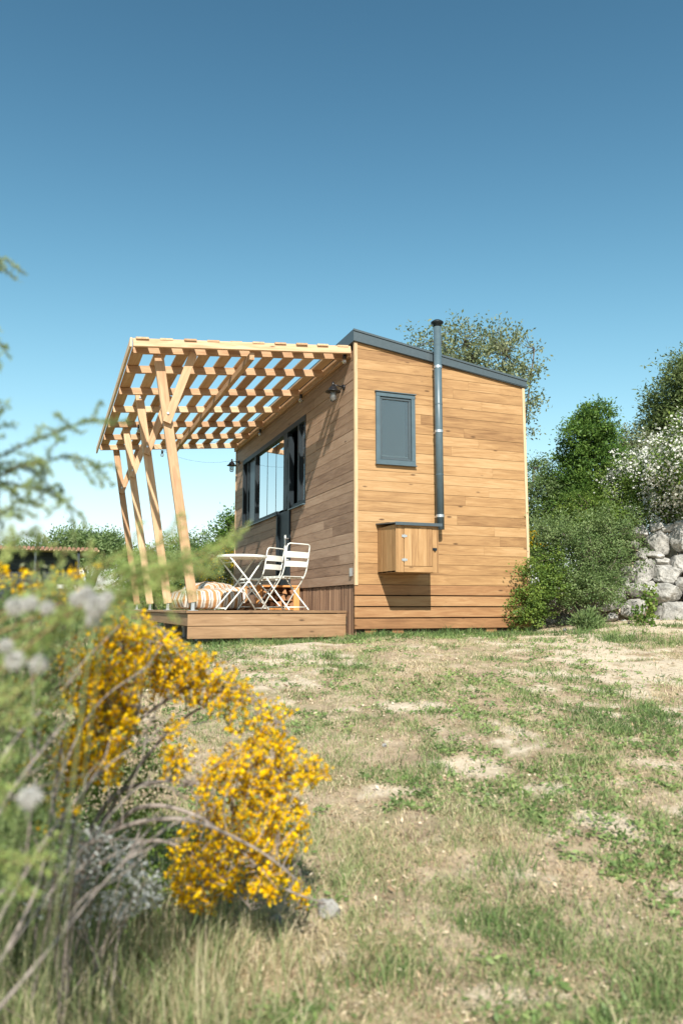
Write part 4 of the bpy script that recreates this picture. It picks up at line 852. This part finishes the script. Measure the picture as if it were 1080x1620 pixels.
# ------------------------------------------------------------------ foreground plants
def stem(px_pts, n=8): return bez([at(*p) for p in px_pts], n)
def inpoly(x, y, poly):
    ins = np.zeros(len(x), bool); j = len(poly)-1
    for i in range(len(poly)):
        xi, yi = poly[i]; xj, yj = poly[j]; c = ((yi > y) != (yj > y))&(x < (xj-xi)*(y-yi)/(yj-yi+1e-9)+xi); ins ^= c; j = i
    return ins
def sample(poly, n):
    P = np.array(poly, float); lo, hi = P.min(0), P.max(0); out = []
    while len(out) < n:
        q = rng.uniform(lo, hi, (n*3, 2)); q = q[inpoly(q[:, 0], q[:, 1], poly)]; out += list(q)
    return np.array(out[:n])
rough_up = R@np.array([.35, .94, 0])

br = thing('broom_shrub', 'golden-yellow broom in full flower arching over the grass in front', 'shrub')
base = gnd(90, 2.15)
stems = [[(90, 1440, 2.15), (180, 1310, 2.1), (235, 1275, 2.05), (310, 1290, 2.0), (370, 1335, 2.0), (440, 1400, 2.05), (515, 1430, 2.1)],
         [(90, 1440, 2.15), (170, 1270, 2.2), (260, 1235, 2.15), (320, 1240, 2.1), (400, 1230, 2.1), (515, 1215, 2.15)],
         [(80, 1440, 2.15), (150, 1220, 2.2), (260, 1110, 2.2), (360, 1080, 2.2), (450, 1150, 2.2)],
         [(80, 1440, 2.1), (110, 1250, 2.1), (170, 1080, 2.1), (210, 1000, 2.1), (240, 985, 2.1)],
         [(90, 1440, 2.1), (170, 1360, 2.1), (250, 1330, 2.05), (330, 1370, 2.1), (400, 1440, 2.15)],
         [(90, 1440, 2.15), (200, 1240, 2.25), (300, 1130, 2.3), (400, 1100, 2.3)],
         [(90, 1440, 2.0), (150, 1330, 1.9), (280, 1295, 1.85), (400, 1340, 1.9), (480, 1400, 1.95)],
         [(70, 1440, 2.1), (90, 1200, 2.0), (150, 1150, 2.0), (220, 1130, 2.0)]]
mb = MB(); SP = []
for s in stems:
    L_ = stem(s); m_ = len(L_); mb.tube(L_, [.0075*(1-.75*i/m_) for i in range(m_)], 7); SP += L_[4:]
SP = np.array(SP); Cs = []; Ds = []
regs = [([(175, 985), (250, 995), (300, 1020), (400, 1090), (460, 1130), (452, 1160), (390, 1165), (330, 1125), (270, 1100), (200, 1090), (150, 1060)], 190, 2.05, 2.3),
        ([(130, 1060), (200, 1080), (215, 1130), (180, 1230), (110, 1240), (95, 1180), (140, 1120)], 170, 1.8, 2.15),
        ([(330, 1190), (390, 1180), (440, 1165), (470, 1200), (525, 1205), (505, 1240), (470, 1260), (495, 1330), (430, 1370), (510, 1430), (440, 1420), (380, 1400), (330, 1440), (270, 1430), (270, 1350), (310, 1290), (310, 1230)], 400, 1.95, 2.25),
        ([(270, 1140), (310, 1150), (300, 1230), (260, 1220)], 16, 2.0, 2.2), ([(20, 1150), (90, 1130), (100, 1300), (20, 1320)], 16, 1.7, 2.0), ([(90, 1040), (200, 990), (240, 1040), (210, 1110), (110, 1130)], 90, 1.8, 2.1), ([(130, 960), (230, 970), (240, 1010), (150, 1010)], 30, 1.8, 2.1), ([(400, 1170), (455, 1160), (470, 1200), (400, 1200)], 26, 2.1, 2.25), ([(240, 1020), (330, 1050), (320, 1110), (250, 1080)], 30, 2.1, 2.25)]
for poly, n_, d0, d1 in regs:
    q = sample(poly, n_)
    for px, py in q: Cs.append(at(px, py, rng.uniform(d0, d1)))
Cs = np.array(Cs)
FP = []; FD = []; GP = []; GA = []
for c in Cs:
    k_ = np.argmin(np.linalg.norm(SP-c, axis=1)+rng.random(len(SP))*.03); s = SP[k_]; L = rng.uniform(.03, .075)
    dr_ = nz(nz(c-s+1e-6)*.5+rough_up*.8+rng.normal(size=3)*.35); a0 = c-dr_*L*.5
    if np.linalg.norm(a0-s) > .02 and rng.random() < .45: mb.tube(bez([s, (s+a0)/2+rng.normal(size=3)*.012, a0], 3), .0016, 4)
    mb.tube([a0, a0+dr_*L], .0014, 4); nf = int(L/.0042)
    for i in range(nf):
        FP.append(a0+dr_*L*(i+.5)/nf+rng.normal(size=3)*.0048); FD.append(nz(dr_*.4+rng.normal(size=3)))
    for i in range(7): GP.append(a0+dr_*L*rng.random()+rng.normal(size=3)*.008); GA.append(nz(dr_+rng.normal(size=3)*.6))
mb.build('stems', M['twig'], br, True)
FP = np.array(FP); FD = np.array(FD)
FPr = np.repeat(FP, 3, 0); V, Q_ = leaf_arrays(FPr, rng.uniform(.007, .0125, len(FPr)), 1.25, None, .5, nz_rows(np.repeat(FD, 3, 0)+unit(len(FPr))*.8) if False else (lambda a: a/np.linalg.norm(a, axis=1)[:, None])(np.repeat(FD, 3, 0)+unit(len(FPr))*.8))
fast('flowers', V, Q_, np.repeat(np.clip(np.repeat(rng.random(len(FP)), 3)*.7+rng.random(len(FPr))*.3, 0, 1), 4), M['yellow'], br)
V, Q_ = leaf_arrays(np.array(GP), rng.uniform(.008, .016, len(GP)), 3.2, None, .5, np.array(GA)); fast('leaves', V, Q_, np.repeat(rng.random(len(GP)), 4), M['grey_leaf'], br)

def needles(L_, rad, dens, size, out):  # sprays of short needles round a stem
    L_ = np.array(L_); seg = np.linalg.norm(np.diff(L_, axis=0), axis=1); tot = seg.sum(); n = int(tot*dens); cum = np.concatenate([[0], np.cumsum(seg)])
    t = rng.uniform(0, tot, n); i = np.clip(np.searchsorted(cum, t)-1, 0, len(seg)-1); f = ((t-cum[i])/seg[i])[:, None]; P = L_[i]*(1-f)+L_[i+1]*f; T = (L_[i+1]-L_[i])/seg[i][:, None]
    a = unit(n)+T*.7; a /= np.linalg.norm(a, axis=1)[:, None]; out.append((P+unit(n)*rad*rng.random((n, 1)), a, np.full(n, size)*rng.uniform(.6, 1.3, n)))
def spray_plant(t, mains, lm, rad, dens, size, elong, sub=9, sublen=.10, droop=.3, r0=.004, bark='bark', start=.25):
    mb = MB(); out = []
    for s in mains:
        L_ = stem(s, 7); m_ = len(L_); mb.tube(L_, [r0*(1-.8*i/m_) for i in range(m_)], 6); needles(L_[int(m_*start):], rad, dens*.7, size, out)
        for k in range(sub):
            i = int(m_*(start+(1-start)*(k+rng.random())/sub)); i = min(i, m_-2); T = nz(L_[i+1]-L_[i]); sd = nz(T*.9+rng.normal(size=3)*.55+np.array([0, 0, -droop*rng.random()])); ln = sublen*rng.uniform(.5, 1.3)
            S2 = bez([L_[i], L_[i]+sd*ln*.5+rng.normal(size=3)*.006, L_[i]+sd*ln+np.array([0, 0, -droop*ln*.5])], 4); mb.tube(S2, r0*.28, 4); needles(S2, rad, dens, size, out)
    P = np.concatenate([o[0] for o in out]); a = np.concatenate([o[1] for o in out]); s_ = np.concatenate([o[2] for o in out])
    V, Q_ = leaf_arrays(P, s_, elong, None, .5, a); q = vnoise(P[:, 0]*30, P[:, 2]*30+P[:, 1]*20, 5)
    fast('needles', V, Q_, np.repeat(np.clip(q*.6+rng.random(len(P))*.45, 0, 1), 4), lm, t); mb.build('branches', M[bark], t, True)
ju = thing('juniper', 'feathery green juniper reaching in from the left edge against the sky', 'shrub')
d_ = 1.35; root = (-330, 1150, 1.5)
spray_plant(ju, [[root, (-150, 850, d_), (-20, 735, d_), (60, 695, d_), (120, 672, d_), (178, 664, d_)], [root, (-150, 900, d_), (-10, 760, d_), (70, 730, d_), (120, 722, d_), (158, 740, d_)],
    [root, (-120, 900, 1.4), (-10, 775, 1.4), (40, 770, 1.4), (90, 785, 1.4), (128, 812, 1.4)], [root, (-150, 900, 1.3), (-30, 830, 1.3), (20, 800, 1.3), (50, 780, 1.3)],
    [root, (-120, 860, 1.3), (-50, 760, 1.3), (-25, 700, 1.3), (-8, 662, 1.3)], [root, (-130, 700, 1.5), (-80, 480, 1.5), (-40, 405, 1.5), (2, 415, 1.5)], [root, (-120, 720, 1.5), (-70, 560, 1.5), (-40, 532, 1.5), (-8, 542, 1.5)],
    [root, (-150, 960, 1.3), (-20, 870, 1.3), (30, 845, 1.3), (60, 850, 1.3)], [root, (-100, 930, 1.4), (-20, 780, 1.4), (20, 740, 1.4), (60, 745, 1.4)]], M['juniper'], .0045, 1500, .0085, 3.6, 11, .055, .45, .0026)
# light green sprays crossing in front of the deck
gb = thing('feathery_bush', 'blurred yellow-green feathery bush crossing in front of the deck corner', 'shrub')
mains = []
for ex, ey, dd_ in ((355, 858, 1.15), (300, 880, 1.1), (330, 905, 1.12), (250, 872, 1.15), (260, 925, 1.1), (200, 905, 1.1), (180, 950, 1.15), (30, 855, 1.2), (60, 940, 1.15), (40, 1000, 1.15), (10, 1100, 1.1), (80, 1110, 1.2), (20, 1240, 1.15), (60, 1370, 1.2), (20, 1350, 1.15), (300, 850, 1.2), (345, 880, 1.25), (372, 862, 1.2)):
    root = (rng.uniform(-420, -200), rng.uniform(1150, 1500), rng.uniform(1.2, 1.6))
    mains.append([root, (root[0]+(ex-root[0])*.40, root[1]+(ey-root[1])*.48, dd_+.05), (root[0]+(ex-root[0])*.75, root[1]+(ey-root[1])*.85, dd_), (ex, ey, dd_)])
spray_plant(gb, mains, M['spring'], .007, 760, .009, 3., 9, .055, .1, .0016, 'redtwig', .55)
# mixed undergrowth in the left foreground
ub = thing('undergrowth_shrub', 'dense small-leaved green shrub filling the left foreground', 'shrub')
q = sample([(0, 945), (90, 950), (190, 975), (150, 1010), (90, 1080), (70, 1200), (90, 1330), (60, 1420), (-60, 1450), (-80, 925)], 420); P = np.array([at(a, b, rng.uniform(1.5, 2.1)) for a, b in q])
mb = MB(); b0 = gnd(-220, 1.9)
for i in range(0, 420, 10): mb.tube(bez([b0+rng.normal(size=3)*[.25, .25, .0], (b0+P[i])/2+rng.normal(size=3)*.05, P[i]], 4), .0013, 4)
mb.build('stems', M['bark'], ub, True)
PL = np.repeat(P, 34, 0)+rng.normal(size=(420*34, 3))*.022; V, Q_ = leaf_arrays(PL, rng.uniform(.008, .018, len(PL)), 2.3); fast('leaves', V, Q_, np.repeat(np.clip(np.repeat(rng.random(420), 34)*.6+rng.random(len(PL))*.4, 0, 1), 4), M['grey_leaf'], ub)
q = sample([(-80, 1040), (120, 1080), (250, 1150), (290, 1400), (200, 1440), (-80, 1470)], 330); P2 = np.array([at(a, b, rng.uniform(2.15, 2.6)) for a, b in q]); k_ = P2[:, 2] > hgt(P2[:, 0], P2[:, 1])+.01; P2 = P2[k_]
PL = np.repeat(P2, 36, 0)+rng.normal(size=(len(P2)*36, 3))*.026; V, Q_ = leaf_arrays(PL, rng.uniform(.010, .022, len(PL)), 2.4); fast('inner_leaves', V, Q_, np.repeat(np.clip(np.repeat(rng.random(len(P2)), 36)*.6+rng.random(len(PL))*.4, 0, 1), 4), M['fresh'], ub)
# a second broom behind, only a few flowers
b2 = thing('broom_shrub', 'broom with few scattered yellow flowers at the left, in front of the shed', 'shrub')
FP = []
for px, py, r_ in ((95, 912, 13), (120, 905, 9), (125, 915, 9), (45, 908, 12), (15, 920, 16), (60, 925, 9), (155, 893, 4), (85, 940, 11), (100, 945, 8), (128, 932, 6), (70, 980, 8), (120, 1010, 8), (60, 1190, 10), (30, 1150, 8), (120, 1285, 7), (70, 1310, 8), (75, 1110, 8), (35, 1215, 8), (20, 1080, 7), (5, 900, 10), (30, 935, 8)):
    c = at(px, py, 1.75); FP.append(c+rng.normal(size=(26, 3))*r_/F*1.75*.55)
C2 = [f.mean(0) for f in FP]; 
for fp in FP: V, Q_ = leaf_arrays(fp, rng.uniform(.007, .013, len(fp)), 1.2); fast('flower_cluster', V, Q_, np.repeat(rng.random(len(fp)), 4), M['yellow'], b2)
mb = MB(); b0 = gnd(-260, 1.8)
for c in C2: mb.tube(bez([b0+rng.normal(size=3)*[.04, .04, 0], (b0+c)/2+rng.normal(size=3)*.04, c], 5), .0018, 5)
mb.build('stems', M['bark'], b2, True)
GP = np.concatenate([c+rng.normal(size=(40, 3))*.022-np.array([0, 0, .02]) for c in C2]); V, Q_ = leaf_arrays(GP, rng.uniform(.008, .015, len(GP)), 3.); fast('leaves', V, Q_, np.repeat(rng.random(len(GP)), 4), M['olive'], b2)
# dry grey twigs
dt = thing('dry_branches', 'bare grey dry branches fanning up from the bottom left corner', 'branches')
mb = MB()
for pts_ in ([(-60, 1600, 1.35), (60, 1440, 1.5), (150, 1320, 1.6), (230, 1240, 1.7), (310, 1245, 1.8)], [(-40, 1640, 1.3), (80, 1500, 1.4), (180, 1380, 1.5), (260, 1310, 1.6)], [(-60, 1560, 1.3), (30, 1400, 1.4), (100, 1290, 1.5), (200, 1190, 1.7), (330, 1140, 1.9)],
             [(-30, 1580, 1.4), (60, 1400, 1.5), (90, 1250, 1.6), (150, 1120, 1.7), (240, 1050, 1.8)], [(-60, 1400, 1.3), (20, 1250, 1.4), (90, 1160, 1.5), (120, 1120, 1.5)],
             [(-60, 1480, 1.4), (60, 1360, 1.6), (160, 1330, 1.8), (270, 1330, 1.9)], [(-50, 1300, 1.4), (10, 1190, 1.4), (60, 1130, 1.5), (130, 1060, 1.5)]):
    L_ = stem(pts_); m_ = len(L_); mb.tube(L_, [.0036*(1-.7*i/m_) for i in range(m_)], 6)
    for k in range(7):
        i = rng.integers(m_//4, m_-2); T = nz(L_[i+1]-L_[i]); e = L_[i]+nz(T+rng.normal(size=3)*.5)*rng.uniform(.06, .16); mb.tube(bez([L_[i], (L_[i]+e)/2+rng.normal(size=3)*.008, e], 3), .0015, 4)
mb.build('twigs', M['twig'], dt, True)
# silver-leaved herb
sv = thing('silver_herb', 'silvery-leaved herb low in the shade beneath the broom', 'plant')
q = sample([(40, 1330), (150, 1300), (260, 1370), (250, 1450), (120, 1450), (40, 1420)], 90); P = np.array([at(a, b, rng.uniform(1.7, 2.0)) for a, b in q])
PL = np.repeat(P, 26, 0)+rng.normal(size=(90*26, 3))*.016; V, Q_ = leaf_arrays(PL, rng.uniform(.008, .016, len(PL)), 2.6); fast('leaves', V, Q_, np.repeat(rng.random(len(PL)), 4), M['silver'], sv)
mb = MB(); b0 = gnd(130, 1.9)
for i in range(0, 90, 3): mb.tube([b0+rng.normal(size=3)*[.06, .06, 0], P[i]], .0015, 4)
mb.build('stems', M['twig'], sv)
# seed heads
for i, (px, py, d_, r_, lab) in enumerate(((24, 1045, 1.25, .017, 'fluffy white seed head, lower left one of a touching pair at the left edge'), (62, 1050, 1.3, .016, 'fluffy white seed head just right of the touching pair'), (10, 1022, 1.25, .012, 'small white seed head cut by the left edge'),
      (136, 940, 1.25, .015, 'whitish seed head highest of those before the deck'), (152, 958, 1.2, .020, 'large pale seed head below the highest one'), (122, 948, 1.3, .014, 'pale seed head left of the large one'), (148, 982, 1.25, .013, 'dull seed head under the large pale one'),
      (25, 960, 1.25, .016, 'soft grey seed head left, over the undergrowth'), (48, 955, 1.2, .013, 'small grey seed head beside the soft grey one'), (75, 962, 1.25, .012, 'tiny pale seed head in the middle of the undergrowth'), (48, 1262, 1.2, .018, 'blurred seed head low at the left among dry twigs'), (170, 945, 1.25, .011, 'rightmost small seed head before the deck'))):
    d_ *= .82; c = at(px, py, d_); t = thing('seed_head_plant', lab, 'flower', (0, 0, 0), 0, 'fluffy seed heads in the left foreground'); b0 = gnd(px-170, d_+.1)
    MB().tube(bez([b0, (b0+c)/2+np.array([.02, 0, .02]), c], 6), .0006, 5).build('stem', M['juniper_stem'], t, True)
    r_ *= .72; n_ = 300; dd = unit(n_); V, Q_ = leaf_arrays(c+dd*r_*.25, np.full(n_, r_*.8)*rng.uniform(.7, 1.1, n_), 9, None, .5, dd); V2, Q2 = leaf_arrays(c+dd*r_*rng.uniform(.75, 1, (n_, 1)), np.full(n_, r_*.3), 1.5)
    fast('seed_head', np.concatenate([V, V2]), np.concatenate([Q_, Q2+len(V)]), np.repeat(rng.random(2*n_), 4), M['fluff'], t)
# tall grass in the bottom left
n_ = 5200; q = sample([(-60, 1480), (120, 1440), (300, 1430), (420, 1470), (520, 1560), (560, 1700), (-60, 1760)], n_); PP = np.array([hitground(a, min(b, 1760)) for a, b in q[:620]])
PP = np.repeat(PP, 7, 0)+rng.normal(size=(4340, 3))*.022; D_ = np.hypot(PP[:, 0]-CAM[0], PP[:, 1]-CAM[1]); PP[:, 2] = hgt(PP[:, 0], PP[:, 1])-.005
side = (PP[:, :2]-CAM[:2])@VS; lf = sst(.15, -.55, side)
blades(PP, (.03+.17*lf)*rng.gamma(5, .18, len(PP)), .0022*rng.uniform(.6, 1.5, len(PP)), rng.uniform(.1, .9, len(PP)), np.clip(rng.normal(.62, .30, len(PP)), 0, 1), 'tall_grass', M['tallgrass'], 'long soft grass in the bottom left foreground', 'grass')
